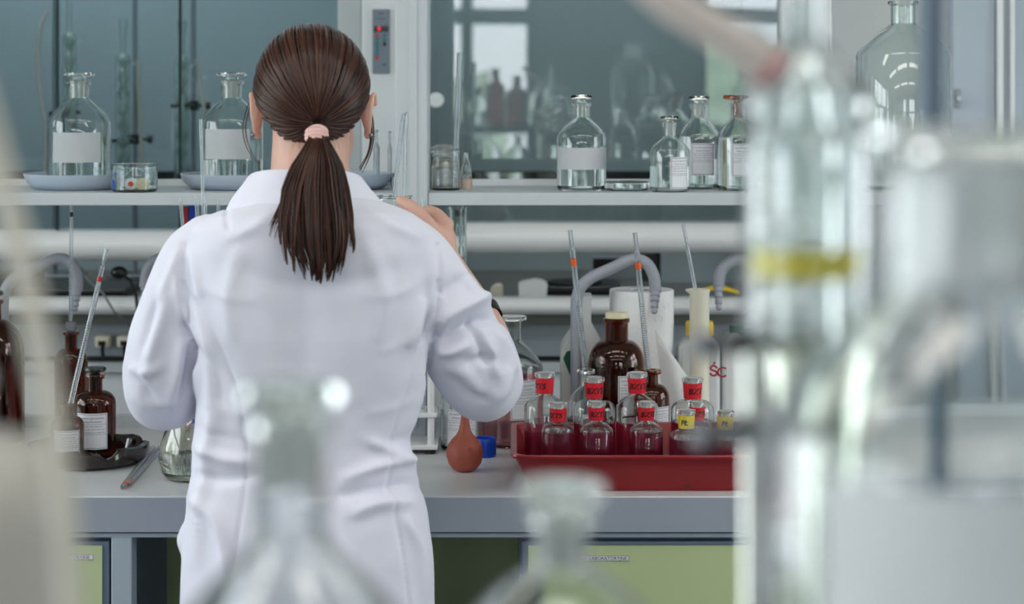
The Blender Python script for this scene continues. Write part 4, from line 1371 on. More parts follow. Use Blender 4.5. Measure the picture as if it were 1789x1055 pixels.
MB().lathe([(0, 0), (.014, 0), (.014, .018), (0, .018)], (X0 + .03, 3.61, cz(592)), 24).build('cap', 'greenlab', j2)

# ------------------------------------------------------------------ the woman
def remesh(mb, voxel, smooth):
    me = bpy.data.meshes.new('tmp')
    me.from_pydata(mb.v, [], mb.f)
    bm = bmesh.new()
    bm.from_mesh(me)
    bmesh.ops.recalc_face_normals(bm, faces=bm.faces)
    bm.to_mesh(me)
    bm.free()
    o = bpy.data.objects.new('tmp', me)
    COL.objects.link(o)
    r = o.modifiers.new('r', 'REMESH')
    r.mode = 'VOXEL'
    r.voxel_size = voxel
    r.use_smooth_shade = True
    if smooth:
        s = o.modifiers.new('s', 'SMOOTH')
        s.factor = 0.5
        s.iterations = smooth
    dg = bpy.context.evaluated_depsgraph_get()
    out = bpy.data.meshes.new_from_object(o.evaluated_get(dg))
    bpy.data.objects.remove(o)
    bpy.data.meshes.remove(me)
    return out


def link(name, me, m, parent):
    me.name = name
    me.materials.clear()
    me.materials.append(M[m])
    me.polygons.foreach_set('use_smooth', [True] * len(me.polygons))
    o = bpy.data.objects.new(name, me)
    COL.objects.link(o)
    o.parent = parent
    LOC[o.name] = LOC[parent.name] if parent else Vector((0, 0, 0))
    return o


def chain(mb, pts, sides=20):
    """closed tapered limb with round ends through (point, radius) pairs"""
    p = [Vector(a) for a, r in pts]
    r = [b for a, b in pts]
    # resample
    P2, R2 = [], []
    for i in range(len(p) - 1):
        p0, p1, p2, p3 = p[max(i - 1, 0)], p[i], p[i + 1], p[min(i + 2, len(p) - 1)]
        for s in range(6):
            u = s / 6
            P2.append(0.5 * ((2 * p1) + (p2 - p0) * u + (2 * p0 - 5 * p1 + 4 * p2 - p3) * u * u + (3 * p1 - p0 - 3 * p2 + p3) * u ** 3))
            R2.append(r[i] + (r[i + 1] - r[i]) * u)
    P2.append(p[-1])
    R2.append(r[-1])
    d0, d1 = (P2[0] - P2[1]).normalized(), (P2[-1] - P2[-2]).normalized()
    pre = [(P2[0] + d0 * R2[0] * math.sin(a), R2[0] * math.cos(a)) for a in (1.45, 1.1, .7, .35)]
    post = [(P2[-1] + d1 * R2[-1] * math.sin(a), R2[-1] * math.cos(a)) for a in (.35, .7, 1.1, 1.45)]
    allp = pre + list(zip(P2, R2)) + post
    mb.tube([a for a, b in allp], [max(b, 2e-4) for a, b in allp], sides)
    return mb


DPn = 2.865                      # depth of the body's mid plane
HC = P(545, 168, 2.925)          # head centre
HX = HC.x
body = MB()
# head
body.ellipsoid((HX, 2.925, HC.z + .012), (.0765, .094, .088), 36, 24)
body.ellipsoid((HX, 2.965, HC.z - .062), (.058, .062, .07), 30, 20)
body.ellipsoid((HX, 2.995, HC.z - .098), (.03, .034, .026), 20, 14)
body.ellipsoid((HX, 3.01, HC.z + .0), (.058, .016, .05), 20, 14)
chain(body, [((HX, 3.015, HC.z - .002), .009), ((HX, 3.033, HC.z - .032), .0105), ((HX, 3.026, HC.z - .044), .012)], 12)
for s in (-1, 1):
    body.ellipsoid((HX + s * .012, 3.02, HC.z - .044), (.008, .009, .007), 12, 10)
    body.ellipsoid((HX + s * .034, 3.004, HC.z - .032), (.02, .016, .018), 16, 12)
    # ears
    e = Vector((HX + s * .083, 2.93, HC.z - .026))
    body.ellipsoid((e.x - s * .003, e.y, e.z), (.008, .016, .026), 16, 12)
    ring = []
    for k in range(15):
        a = -1.9 + 4.6 * k / 14
        ring.append((Vector((e.x + s * .003 + s * .005 * math.sin(a * .6), e.y - .004 - .0165 * math.cos(a) * .9 * 1.0 + .006, e.z + .029 * math.sin(a))), .0038))
    chain(body, ring, 8)
    body.ellipsoid((e.x - s * .002, e.y + .004, e.z - .029), (.0065, .009, .009), 12, 10)
# lips
body.ellipsoid((HX, 3.014, HC.z - .068), (.021, .008, .0055), 16, 10)
body.ellipsoid((HX, 3.012, HC.z - .078), (.018, .008, .006), 16, 10)
# neck and trunk
chain(body, [((HX, 2.885, HC.z - .185), .066), ((HX, 2.895, HC.z - .13), .058), ((HX, 2.91, HC.z - .07), .056), ((HX, 2.925, HC.z - .02), .056)], 28)
chain(body, [(P(540, 470, DPn+.01), .075), (P(535, 640, DPn+.015), .075), (P(530, 800, DPn+.01), .072), (P(538, 980, DPn), .085)], 28)
body.ellipsoid(P(540, 430, DPn+.01), (.13, .055, .05), 28, 18)
# legs
for s in (-1, 1):
    hx = XX(538, DPn) + s * .085
    chain(body, [((hx, DPn, .80), .085), ((hx, DPn, .62), .072), ((hx, DPn + .005, .46), .055), ((hx, DPn - .01, .32), .05), ((hx, DPn, .10), .036), ((hx, DPn, .07), .036)], 22)
    chain(body, [((hx, DPn - .02, .05), .036), ((hx, DPn + .06, .042), .036), ((hx, DPn + .13, .035), .03)], 16)
# left arm
chain(body, [(P(378, 446, DPn), .032), (P(308, 560, 2.87), .036), (P(288, 672, 2.90), .036), (P(350, 655, 3.05), .032), (P(440, 640, 3.16), .026)], 20)
# right arm
chain(body, [(P(690, 446, DPn), .032), (P(772, 550, 2.88), .036), (P(840, 655, 2.94), .036), (P(857, 606, 3.045), .034), (P(835, 552, 3.095), .031), (P(798, 490, 3.145), .027), (P(774, 448, 3.175), .0235)], 20)


def hand(mb, wrist, palm, kn, fingers, thumb):
    chain(mb, [(wrist, .024), (palm, .026)], 16)
    for k in kn:
        chain(mb, [(palm, .017), (k, .012)], 12)
    for f_ in fingers:
        chain(mb, [(a, r) for a, r in f_], 12)
    chain(mb, thumb, 12)


# right hand: closes round the held flask
RW = P(774, 447, 3.175)
RP = P(769, 417, 3.19)
kn = [P(781, 393, 3.185), P(776, 398, 3.203), P(772, 408, 3.218), P(766, 420, 3.23)]
fg = []
tips = [[P(781, 393, 3.185), P(764, 374, 3.196), P(746, 368, 3.21), P(733, 372, 3.225)],
        [P(776, 398, 3.203), P(758, 381, 3.222), P(738, 379, 3.245), P(722, 384, 3.262)],
        [P(772, 408, 3.218), P(754, 396, 3.242), P(735, 396, 3.262), P(720, 400, 3.275)],
        [P(766, 420, 3.23), P(750, 412, 3.252), P(735, 412, 3.266), P(724, 414, 3.272)]]
for i, tp in enumerate(tips):
    r0 = (.0098, .0098, .0092, .0082)[i]
    fg.append([(tp[0], r0 * 1.08), (tp[1], r0), (tp[2], r0 * .92), (tp[3], r0 * .78)])
th = [(P(768, 420, 3.178), .0155), (P(748, 392, 3.166), .0125), (P(727, 369, 3.166), .0115), (P(709, 356, 3.172), .0108), (P(700, 351, 3.176), .0092)]
hand(body, RW, RP, kn, fg, th)
# left hand: resting in front of the body over the bench
LW, LP_ = P(440, 640, 3.16), P(475, 640, 3.20)
kn = [P(500, 628, 3.235), P(502, 636, 3.243), P(502, 645, 3.245), P(498, 653, 3.24)]
fg = []
for i, k_ in enumerate(kn):
    r0 = (.0088, .009, .0086, .0076)[i]
    fg.append([(k_, r0 * 1.1), (k_ + Vector((.026, .018, -.006)), r0), (k_ + Vector((.034, .028, -.026)), r0 * .9), (k_ + Vector((.03, .03, -.042)), r0 * .75)])
th = [(P(462, 630, 3.185), .014), (P(478, 615, 3.19), .012), (P(497, 608, 3.20), .0105), (P(512, 608, 3.21), .0088)]
hand(body, LW, LP_, kn, fg, th)

person = thing('person', 'woman in a white lab coat seen from behind, holding up a flask', 'person', (HX, 2.865, 0))


def localise(me, parent):
    L = LOC[parent.name]
    me.transform(Matrix.Translation(-L))
    return me


bd = remesh(body, .0032, 3)
link('body', localise(bd, person), 'skin', person)
for s in (-1, 1):
    MB().ellipsoid((HX + s * .031, 3.008, HC.z - .006), (.0125, .0125, .0125), 20, 14).build('eye', 'eye', person)
    MB().ellipsoid((HX + s * .031, 3.0165, HC.z - .006), (.006, .0045, .006), 16, 10).build('iris', 'hair', person)
    MB().tube([(HX + s * .014, 3.019, HC.z + .012), (HX + s * .032, 3.022, HC.z + .018), (HX + s * .05, 3.010, HC.z + .013)], [.0022, .003, .0016], 8).build('eyebrow', 'hair', person)
    MB().ellipsoid((HX + s * .0865, 2.925, HC.z - .057), (.0032, .0032, .0032), 12, 8).build('earring', 'steel', person)

# trousers and shoes below the coat
tm = MB()
for s in (-1, 1):
    hx = XX(538, DPn) + s * .085
    chain(tm, [((hx, DPn, .78), .095), ((hx, DPn, .6), .083), ((hx, DPn + .005, .45), .069), ((hx, DPn - .005, .3), .064), ((hx, DPn, .14), .056), ((hx, DPn, .11), .055)], 24)
link('trousers', localise(remesh(tm, .006, 3), person), 'trouser', person)
for s in (-1, 1):
    hx = XX(538, DPn) + s * .085
    sm = MB()
    chain(sm, [((hx, DPn - .035, .047), .046), ((hx, DPn + .06, .044), .043), ((hx, DPn + .14, .038), .037)], 20)
    link('shoe', localise(remesh(sm, .004, 3), person), 'shoe', person)

# ---- lab coat
coat = MB()
rings_c = [(333, 478, 612, .05, .05, 2.885), (343, 452, 640, .062, .06, 2.88), (356, 418, 672, .078, .072, 2.872), (372, 372, 716, .092, .08, DPn), (393, 338, 748, .10, .088, DPn),
           (430, 326, 760, .106, .092, DPn), (500, 328, 758, .11, .10, DPn), (580, 336, 750, .107, .115, DPn), (640, 345, 741, .10, .12, DPn), (700, 347, 728, .093, .112, DPn),
           (765, 339, 717, .089, .102, DPn), (805, 335, 718, .092, .10, DPn), (850, 331, 735, .102, .104, DPn), (900, 326, 748, .112, .108, DPn), (960, 320, 756, .118, .112, DPn),
           (1055, 317, 760, .12, .116, DPn), (1180, 308, 772, .122, .118, DPn), (1330, 296, 788, .126, .122, DPn), (1430, 290, 796, .128, .125, DPn)]
seg = 72
vs_, fs = [], []
for (y, xl, xr, bb, bf, dc) in rings_c:
    z = ZZ(y, DPn)
    x0_, x1_ = XX(xl, DPn), XX(xr, DPn)
    cx_, a_ = (x0_ + x1_) / 2, (x1_ - x0_) / 2
    for k in range(seg):
        t_ = 2 * PI * k / seg
        c_, s_ = math.cos(t_), math.sin(t_)
        e_ = 2 / 2.5
        xx = cx_ + a_ * math.copysign(abs(c_) ** e_, c_)
        b_ = bf if s_ > 0 else bb
        yy = dc + b_ * math.copysign(abs(s_) ** e_, s_)
        if s_ < 0:      # spine hollow between the shoulder blades and at the waist
            yy += .010 * math.exp(-((xx - cx_) / .035) ** 2) * (1 if y < 900 else .3)
        vs_.append((xx, yy, z))
n = len(rings_c)
for i in range(n - 1):
    for k in range(seg):
        k2 = (k + 1) % seg
        fs.append((i * seg + k, i * seg + k2, (i + 1) * seg + k2, (i + 1) * seg + k))
fs.append(tuple(range(seg)))
fs.append(tuple(reversed(range((n - 1) * seg, n * seg))))
coat.add(vs_, fs)
# sleeves
chain(coat, [(P(366, 434, DPn), .05), (P(342, 464, DPn), .054), (P(316, 530, 2.868), .058), (P(296, 600, 2.876), .061), (P(285, 660, 2.89), .058), (P(288, 690, 2.92), .052), (P(320, 676, 2.99), .047),
             (P(360, 655, 3.06), .042), (P(410, 646, 3.115), .037)], 32)
chain(coat, [(P(694, 430, DPn), .05), (P(722, 460, 2.866), .058), (P(764, 530, 2.88), .064), (P(808, 602, 2.90), .064), (P(838, 662, 2.935), .058), (P(853, 668, 2.975), .053), (P(853, 640, 3.02), .049),
             (P(846, 606, 3.05), .044)], 32)
# pocket flap bulge at the left hip
chain(coat, [(P(326, 922, 2.84), .009), (P(321, 945, 2.84), .012), (P(326, 972, 2.84), .007)], 12)
cm_ = remesh(coat, .0036, 9)

# folds and seams: polylines in rows/columns of the picture plane at the coat's own depth, pushed along the normal
FOLDS = [  # points, width (m), height (m); negative = groove
    ([(322, 428), (318, 480), (320, 540), (326, 585)], .0048, -.005),
    ([(310, 470), (316, 520), (330, 570), (342, 620), (348, 680)], .012, .0075),
    ([(330, 500), (352, 560), (366, 620), (372, 700), (365, 780)], .014, .006),
    ([(322, 560), (336, 590), (346, 640)], .008, -.008),
    ([(300, 500), (280, 560), (262, 620), (250, 680)], .014, .005),
    ([(318, 590), (312, 640), (300, 690)], .012, .006),
    ([(335, 600), (330, 650), (318, 700)], .010, -.008),
    ([(275, 520), (262, 570), (250, 620)], .010, -.004),
    ([(240, 640), (258, 690), (290, 722)], .012, -.004),
    ([(766, 430), (768, 480), (764, 540), (756, 590)], .0048, -.005),
    ([(762, 575), (790, 545), (830, 525), (858, 520)], .014, .009),
    ([(766, 600), (800, 580), (842, 560), (868, 560)], .012, -.008),
    ([(764, 612), (790, 612), (822, 600)], .012, .007),
    ([(770, 520), (790, 500), (812, 480)], .012, -.006),
    ([(742, 520), (726, 560), (716, 610)], .014, .006),
    ([(756, 580), (736, 640), (724, 700), (712, 750)], .012, .006),
    ([(770, 560), (752, 610), (738, 660)], .007, -.008),
    ([(818, 560), (838, 600), (858, 640)], .010, -.005),
    ([(850, 590), (862, 630), (868, 660)], .010, .005),
    ([(780, 640), (810, 650), (840, 690)], .014, .005),
    ([(890, 640), (880, 680), (850, 705)], .012, .005),
    # princess seams
    ([(322, 495), (352, 540), (376, 590), (398, 640), (416, 690), (428, 750), (430, 810), (424, 880), (412, 960), (404, 1060)], .0034, -.0036),
    ([(764, 490), (748, 550), (730, 610), (712, 670), (696, 720), (682, 780), (680, 830), (690, 900), (704, 970), (716, 1060)], .0034, -.0036),
    ([(545, 500), (544, 700), (542, 900), (542, 1060)], .0025, -.0012),
    ([(395, 350), (396, 380), (400, 400)], .0035, -.003),
    # waist drags
    ([(600, 838), (650, 818), (700, 806), (730, 812)], .014, .007),
    ([(590, 868), (650, 856), (710, 846), (742, 858)], .012, -.006),
    ([(612, 900), (660, 880), (720, 878)], .014, .006),
    ([(640, 770), (690, 790), (718, 800)], .012, .005),
    ([(345, 780), (390, 800), (440, 808)], .013, .006),
    ([(338, 830), (390, 836), (450, 830)], .012, -.005),
    ([(335, 870), (372, 900), (392, 960), (398, 1040)], .014, .006),
    ([(380, 720), (362, 800), (350, 880), (342, 980)], .014, .005),
    ([(420, 470), (480, 492), (560, 500), (640, 486), (700, 466)], .02, -.003),
    ([(470, 640), (520, 660), (580, 650)], .016, 0.0010),
    ([(440, 700), (500, 690), (545, 660)], .016, -0.0010),
    ([(420, 430), (400, 520), (410, 600)], .018, .003),
    ([(640, 420), (672, 520), (660, 600)], .018, .003),
    ([(480, 370), (440, 400), (390, 420)], .012, .003),
    ([(640, 365), (690, 395), (740, 420)], .012, .003),
    ([(705, 900), (735, 960), (745, 1040)], .012, .005),
    ([(560, 900), (600, 980), (612, 1060)], .02, .004),
    ([(312, 440), (296, 480), (276, 530)], .010, .004),
    ([(330, 440), (345, 480), (352, 520)], .009, .004),
    ([(334, 470), (360, 500), (400, 520), (450, 526)], .010, 0.0012),
    ([(752, 470), (720, 500), (680, 516), (640, 520)], .010, 0.0012),
    ([(346, 600), (372, 640), (390, 700)], .009, -.004),
    ([(740, 560), (700, 600), (660, 616)], .011, 0.0012),
    ([(352, 690), (400, 720), (460, 730)], .012, 0.0012),
    ([(726, 690), (690, 712), (640, 722)], .011, 0.0014),
    ([(230, 690), (262, 706), (300, 700), (330, 680)], .014, .003),
    ([(226, 640), (250, 650), (280, 640)], .011, .004),
    ([(800, 470), (822, 500), (836, 530)], .010, .004),
    ([(812, 640), (842, 628), (872, 632)], .010, -.005),
    ([(790, 660), (826, 690), (862, 700)], .010, -.004),
    ([(900, 650), (890, 610), (874, 580)], .009, .004),
    ([(724, 760), (690, 770), (650, 800)], .010, -0.0014),
    ([(345, 740), (380, 760), (430, 770)], .010, -0.0014),
    ([(470, 900), (452, 980), (446, 1060)], .02, .004),
]
nv = len(cm_.vertices)
co = np.empty(nv * 3)
cm_.vertices.foreach_get('co', co)
co = co.reshape(-1, 3)
no = np.empty(nv * 3)
cm_.vertices.foreach_get('normal', no)
no = no.reshape(-1, 3)
px = CX + F * co[:, 0] / co[:, 1]
py = HY + F * (CZ - co[:, 2]) / co[:, 1]
kk = DPn / F
rear = np.clip((0.35 - no[:, 1]) / 0.5, 0, 1) * (co[:, 1] < 2.98)
disp = np.zeros(nv)
for pts, wd, ht in FOLDS:
    # densify the polyline with Catmull-Rom
    q = [Vector((a, b, 0)) for a, b in pts]
    L = []
    for i in range(len(q) - 1):
        p0, p1, p2, p3 = q[max(i - 1, 0)], q[i], q[i + 1], q[min(i + 2, len(q) - 1)]
        for s in range(10):
            u = s / 10
            L.append(0.5 * ((2 * p1) + (p2 - p0) * u + (2 * p0 - 5 * p1 + 4 * p2 - p3) * u * u + (3 * p1 - p0 - 3 * p2 + p3) * u ** 3))
    L.append(q[-1])
    L = np.array([(v.x, v.y) for v in L])
    best = np.full(nv, 1e9)
    tt = np.zeros(nv)
    sel = (px > L[:, 0].min() - 60) & (px < L[:, 0].max() + 60) & (py > L[:, 1].min() - 60) & (py < L[:, 1].max() + 60)
    idx = np.nonzero(sel)[0]
    if not len(idx):
        continue
    d = np.sqrt((px[idx, None] - L[None, :, 0]) ** 2 + (py[idx, None] - L[None, :, 1]) ** 2) * kk
    j = d.argmin(1)
    dm = d[np.arange(len(idx)), j]
    s = j / (len(L) - 1)
    seam = wd < .005
    env = np.ones_like(s) if seam else np.sin(np.clip(s * .94 + .03, 0, 1) * PI) ** .6
    disp[idx] += (ht if seam else ht * 1.75) * env * np.exp(-(dm / (wd if seam else wd * .72)) ** 2)
# soft cloth unevenness
for i in range(0, nv):
    c = co[i]
    disp[i] += .0030 * noise.noise(Vector((c[0] * 14 + c[2] * 4, c[1] * 14, c[2] * 8 - c[0] * 4))) + .0010 * noise.noise(Vector((c[0] * 38, c[1] * 38, c[2] * 22)))
seamw = rear
co2 = co + no * (disp * (0.15 + 0.85 * rear))[:, None]
cm_.vertices.foreach_set('co', co2.reshape(-1))
cm_.update()
coat_o = link('lab_coat', localise(cm_, person), 'coat', person)

# turned-down collar
vs_, fs = [], []
nseg = 64
prof_c = []
cc = P(532, 337, 2.885)
for k in range(nseg + 1):
    a = -2.55 + 5.1 * k / nseg          # 0 = back of the neck
    s_, c_ = math.sin(a), math.cos(a)
    fb = .5 + .5 * c_                    # 1 at the back, 0 at the front
    drop = .052 + .008 * abs(s_) + .006 * math.sin(3 * a)
    top = .040 * (.35 + .65 * fb) + .006 * abs(s_) - .012 * (1 - fb)
    fan = .004 * math.sin(5 * a + 1)
    pts = [(.066, top - .03), (.068, top - .006), (.0705, top), (.075, top - .003), (.083 + fan * .4, top - .018), (.094 + .003 * abs(s_) + fan, top - .034), (.103 + .006 * abs(s_) + fan, top - drop)]
    for (r, z) in pts:
        rx = r * 1.02 + .006 * abs(s_)
        vs_.append((cc.x + rx * s_, cc.y - r * .93 * c_ + .012, cc.z + z - .004))
m_ = 7
for k in range(nseg):
    for j_ in range(m_ - 1):
        fs.append((k * m_ + j_, (k + 1) * m_ + j_, (k + 1) * m_ + j_ + 1, k * m_ + j_ + 1))
col = MB().add(vs_, fs).build('collar', 'coat', coat_o, recalc=False)
sd = col.modifiers.new('thickness', 'SOLIDIFY')
sd.thickness = .0022
sd.offset = 0
ss = col.modifiers.new('smooth', 'SUBSURF')
ss.levels = 1
ss.render_levels = 1
# watch on the right forearm
wa, wb = P(842, 566, 3.086), P(830, 540, 3.105)
d_ = (wb - wa).normalized()
u_ = d_.cross(Vector((0, 1, 0))).normalized()
w_ = d_.cross(u_)
cw = P(837, 554, 3.096)
wt = MB().tube([cw - d_ * .009, cw - d_ * .009, cw + d_ * .009, cw + d_ * .009], [.030, .0352, .0352, .030], 36).build('wristband', 'black', person)

# ---- hair
hr_v, hr_f, hr_a = [], [], []


def strand(pts, r0, r1, val, sides=5, rmid=None):
    global hr_v, hr_f, hr_a
    n = len(pts)
    t = MB()
    rads = []
    for i in range(n):
        s = i / (n - 1)
        rm = rmid if rmid else max(r0, r1)
        rads.append(r0 + (rm - r0) * min(1, s * 4) if s < .5 else rm + (r1 - rm) * max(0, (s - .5) * 2) ** 1.6)
    t.tube(pts, rads, sides)
    b = len(hr_v)
    hr_v += t.v
    hr_f += [tuple(i + b for i in f_) for f_ in t.f]
    hr_a += [val] * len(t.v)


rh = random.Random(11)
HCc = Vector((HX, 2.925, HC.z + .008))
AX = Vector((.0855, .1035, .0975))
TIE = P(555, 226, 2.818)
tdir = Vector(((TIE.x - HCc.x) / AX.x, (TIE.y - HCc.y) / AX.y, (TIE.z - HCc.z) / AX.z)).normalized()
e1 = Vector((1, 0, 0))
e1 = (e1 - tdir * e1.dot(tdir)).normalized()
e2 = tdir.cross(e1)
if e2.z < 0:
    e2 = -e2


def hairline(phi):
    """polar reach of the hair round the tie axis; phi = 0 right, pi/2 up"""
    s = math.sin(phi)
    if s >= 0:
        return 1.28 + 1.12 * s ** .8
    return 1.28 - .86 * (-s) ** .55


def surf(phi, th, lift):
    d = tdir * math.cos(th) + (e1 * math.cos(phi) + e2 * math.sin(phi)) * math.sin(th)
    return Vector((HCc.x + d.x * AX.x * lift, HCc.y + d.y * AX.y * lift, HCc.z + d.z * AX.z * lift))


# scalp shell
ns, nr_ = 72, 14
b0 = len(hr_v)
for i in range(ns):
    ph = 2 * PI * i / ns
    for j_ in range(nr_ + 1):
        hr_v.append(tuple(surf(ph, hairline(ph) * .985 * j_ / nr_ + 1e-3, .975)))
        hr_a.append(.12)
for i in range(ns):
    i2 = (i + 1) % ns
    for j_ in range(nr_):
        hr_f.append((b0 + i * (nr_ + 1) + j_, b0 + i2 * (nr_ + 1) + j_, b0 + i2 * (nr_ + 1) + j_ + 1, b0 + i * (nr_ + 1) + j_ + 1))
for i in range(1000):
    ph = 2 * PI * rh.random()
    reach = hairline(ph)
    st = reach * (1 if rh.random() < .55 else rh.uniform(.5, 1))
    ck = round(ph * 22 / PI) * PI / 22
    bend = rh.uniform(-.05, .05)
    ph = ph * .45 + ck * .55
    lift = 1 + rh.uniform(-.012, .016)
    n = 13
    pts = []
    for k in range(n):
        s = k / (n - 1)
        th = st * (1 - s) + .07 * s
        lf = lift * (1 - .012 * (1 - s)) + .012 * math.sin(PI * s) - (.02 * s ** 6)
        pts.append(surf(ph + bend * math.sin(PI * s) + .02 * math.sin(7 * s + i), th, lf))
    v_ = min(1, max(0, rh.gauss(.42, .2)))
    w_ = rh.uniform(.0011, .0024)
    strand(pts, w_ * .5, w_ * .55, v_, 5, w_)


def pony(y):
    tab = [(226, 555, 10), (240, 556, 14), (262, 556, 26), (290, 554, 42), (330, 551, 55), (380, 553, 62), (420, 556, 60), (450, 558, 52), (475, 558, 40), (492, 557, 30)]
    for (a, b) in zip(tab, tab[1:]):
        if y <= b[0]:
            t = (y - a[0]) / (b[0] - a[0])
            return a[1] + (b[1] - a[1]) * t, a[2] + (b[2] - a[2]) * t
    return tab[-1][1], tab[-1][2]


def pony_depth(y, v):
    # arcs away from the head, then lies along the back
    b = np.interp(y, [226, 240, 265, 300, 340, 400, 490], [2.812, 2.792, 2.772, 2.758, 2.748, 2.738, 2.735])
    return float(b) + v


LOCKS = []
for i in range(58):
    u = -1 + 2 * (i + rh.uniform(.1, .9)) / 58
    LOCKS.append((u, rh.uniform(-.013, .012) * (1 - .5 * u * u), 500 - 58 * abs(u) ** 2.4 - abs(rh.gauss(0, 13)), rh.uniform(0, 6.28), rh.uniform(1, 7), rh.gauss(0, 9), rh.gauss(.45, .17)))
for i in range(900):
    u0, v0, end0, ph, am, tip, val = LOCKS[rh.randrange(len(LOCKS))]
    du, dv = rh.gauss(0, .075), rh.gauss(0, .0022)
    end = end0 - abs(rh.gauss(0, 9))
    n = 15
    pts = []
    for k in range(n):
        s = k / (n - 1)
        y = 229 + (end - 229) * s
        c_, h_ = pony(y)
        cl_ = 1 - .72 * s ** 1.5
        x = c_ + (u0 + du * cl_) * h_ + am * math.sin(ph + 4.2 * s) * s + tip * s * s
        pts.append(P(x, y, pony_depth(y, (v0 + dv * cl_) * min(1, s * 4 + .3))))
    v_ = min(1, max(0, val + rh.gauss(0, .12)))
    w_ = rh.uniform(.0008, .0017)
    strand(pts, .001, .00025, v_, 5, w_)


def wisp(pts, D, r, val=.4):
    q = []
    p = [P(x, y, d) if d else P(x, y, D) for x, y, d in pts]
    n = len(p)
    for i in range(n - 1):
        p0, p1, p2, p3 = p[max(i - 1, 0)], p[i], p[i + 1], p[min(i + 2, n - 1)]
        for s in range(5):
            u = s / 5
            q.append(0.5 * ((2 * p1) + (p2 - p0) * u + (2 * p0 - 5 * p1 + 4 * p2 - p3) * u * u + (3 * p1 - p0 - 3 * p2 + p3) * u ** 3))
    q.append(p[-1])
    strand(q, r, r * .25, val, 5, r)


for k in range(26):      # loose locks off the ponytail
    s = -1 if k < 17 else 1
    j1, j2, j3 = rh.uniform(-6, 6), rh.uniform(-9, 9), rh.uniform(-16, 16)
    if s < 0:
        wisp([(545, 238, 2.797), (525 + j1, 275, 2.776), (508 + j1, 318, 2.757), (494 + j2, 360, 2.746), (478 + j2 * 1.1, 402 + j3, 2.742)], 2.75, rh.uniform(.0007, .0015), rh.uniform(.3, .7))
    else:
        wisp([(565, 238, 2.797), (585 + j1, 280, 2.776), (602 + j1, 325, 2.757), (613 + j2 * .4, 368, 2.746), (611 + j2 * .5, 410 + j3, 2.742)], 2.75, rh.uniform(.0006, .0013), rh.uniform(.3, .7))
for k in range(9):       # locks before and behind the ears
    j1 = rh.uniform(-4, 4)
    wisp([(640 + j1 * .5, 170, 2.93), (648 + j1, 205, 2.93), (650 + j1, 240, 2.93), (644 + j1, 270, 2.92), (630 + j1, 298 + j1 * 2, 2.91)], 2.92, rh.uniform(.0006, .0013), .4)
for k in range(5):
    j1 = rh.uniform(-4, 4)
    wisp([(446 + j1 * .4, 160, 2.93), (434 + j1, 190, 2.94), (427 + j1, 225, 2.94), (434 + j1, 258, 2.93), (452 + j1, 288 + j1, 2.92)], 2.92, rh.uniform(.0003, .0006), .5)
for k in range(7):      # baby hair at the nape
    x = rh.uniform(505, 600)
    wisp([(555 + (x - 555) * .7, 240, 2.822), (x, 252, 2.846), (x + rh.uniform(-5, 5), 262, 2.85)], 2.84, .0002, .7)

me = bpy.data.meshes.new('hair')
me.from_pydata(hr_v, [], hr_f)
at = me.attributes.new('strand', 'FLOAT', 'POINT')
at.data.foreach_set('value', hr_a)
hair = link('hair', localise(me, person), 'hair', person)
hair['kind'] = 'stuff'
hair['label'] = 'dark brown hair tied in a ponytail'
mbt = MB()
for k, (dz, rr_) in enumerate(((.0, .0125), (-.005, .0132), (-.0095, .0128))):
    ring = []
    for q in range(25):
        a = 2 * PI * q / 24
        ring.append((TIE.x + rr_ * math.cos(a), TIE.y - .014 - k * .002 + rr_ * .85 * math.sin(a), TIE.z - .001 + dz + .0025 * math.sin(a) - .002 * math.cos(2 * a)))
    mbt.tube(ring, .0042, 10)
ht = mbt.build('hair_tie', 'tie', person)
ht['kind'] = 'stuff'

# the flask in her right hand
hf = thing('held_flask', 'wide-mouthed glass flask held up in the woman\'s right hand', 'flask', tuple(P(688, 342, 3.225) - Vector((0, 0, .1))))
MB().lathe([(0, .002), (.035, 0), (.05, .002), (.054, .008), (.054, .02), (.048, .05), (.036, .08), (.0285, .092), (.0275, .097), (.031, .1), (.0295, .1005), (.0255, .096), (.0265, .0915), (.034, .0792), (.046, .0495), (.052, .02), (.05, .005), (0, .005)], segs=48).build('body', 'glass', hf, local=True, weld=True)


# ------------------------------------------------------------------ near shelf with the out-of-focus glassware
NZ = 1.14
t = thing('near_shelf', 'grey shelf unit in front of the camera carrying the blurred glassware', 'shelf', (0, .9, 0))
box('board', (-1.1, .42, NZ - .03), (1.1, 1.46, NZ), 'grey_paint', t, bevel=.002)
for x in (-1.05, 1.0):
    for y in (.45, 1.38):
        box('leg', (x, y, 0), (x + .05, y + .05, NZ - .03), 'grey_paint', t, bevel=.002)
nb = bottle('reagent_bottle', 'blurred clear stoppered bottle in front of the woman\'s back', 508, .9, NZ, reagent_profile(.064, .122, .0165, .182, .238, .020), 'glass', t=.002, stopper=('disc', 'glass_g', .023, .2515), group='near glassware')
nb2 = bottle('reagent_bottle', 'blurred clear stoppered bottle below the red tray', 980, .95, NZ, reagent_profile(.046, .128, .0128, .160, .186, .016), 'glass', t=.0018, stopper=('disc', 'glass_g', .0215, .1975), group='near glassware')
nb3 = bottle('large_bottle', 'blurred large bottle with a wide frosted neck and a pale label at the right', 1702, .75, NZ, reagent_profile(.080, .252, .0352, .309, .358, .0385), 'glass', t=.0042,
             stopper=('disc', 'glass', .041, .3705), group='near glassware', segs=64)
for o_ in nb3.children_recursive:
    if o_.name.startswith('ground_plug'):
        o_.data.materials[0] = M['ground_white']
curved_label(nb3, .080, .0, .03, .250, .150, 'label_aged', printed=False)
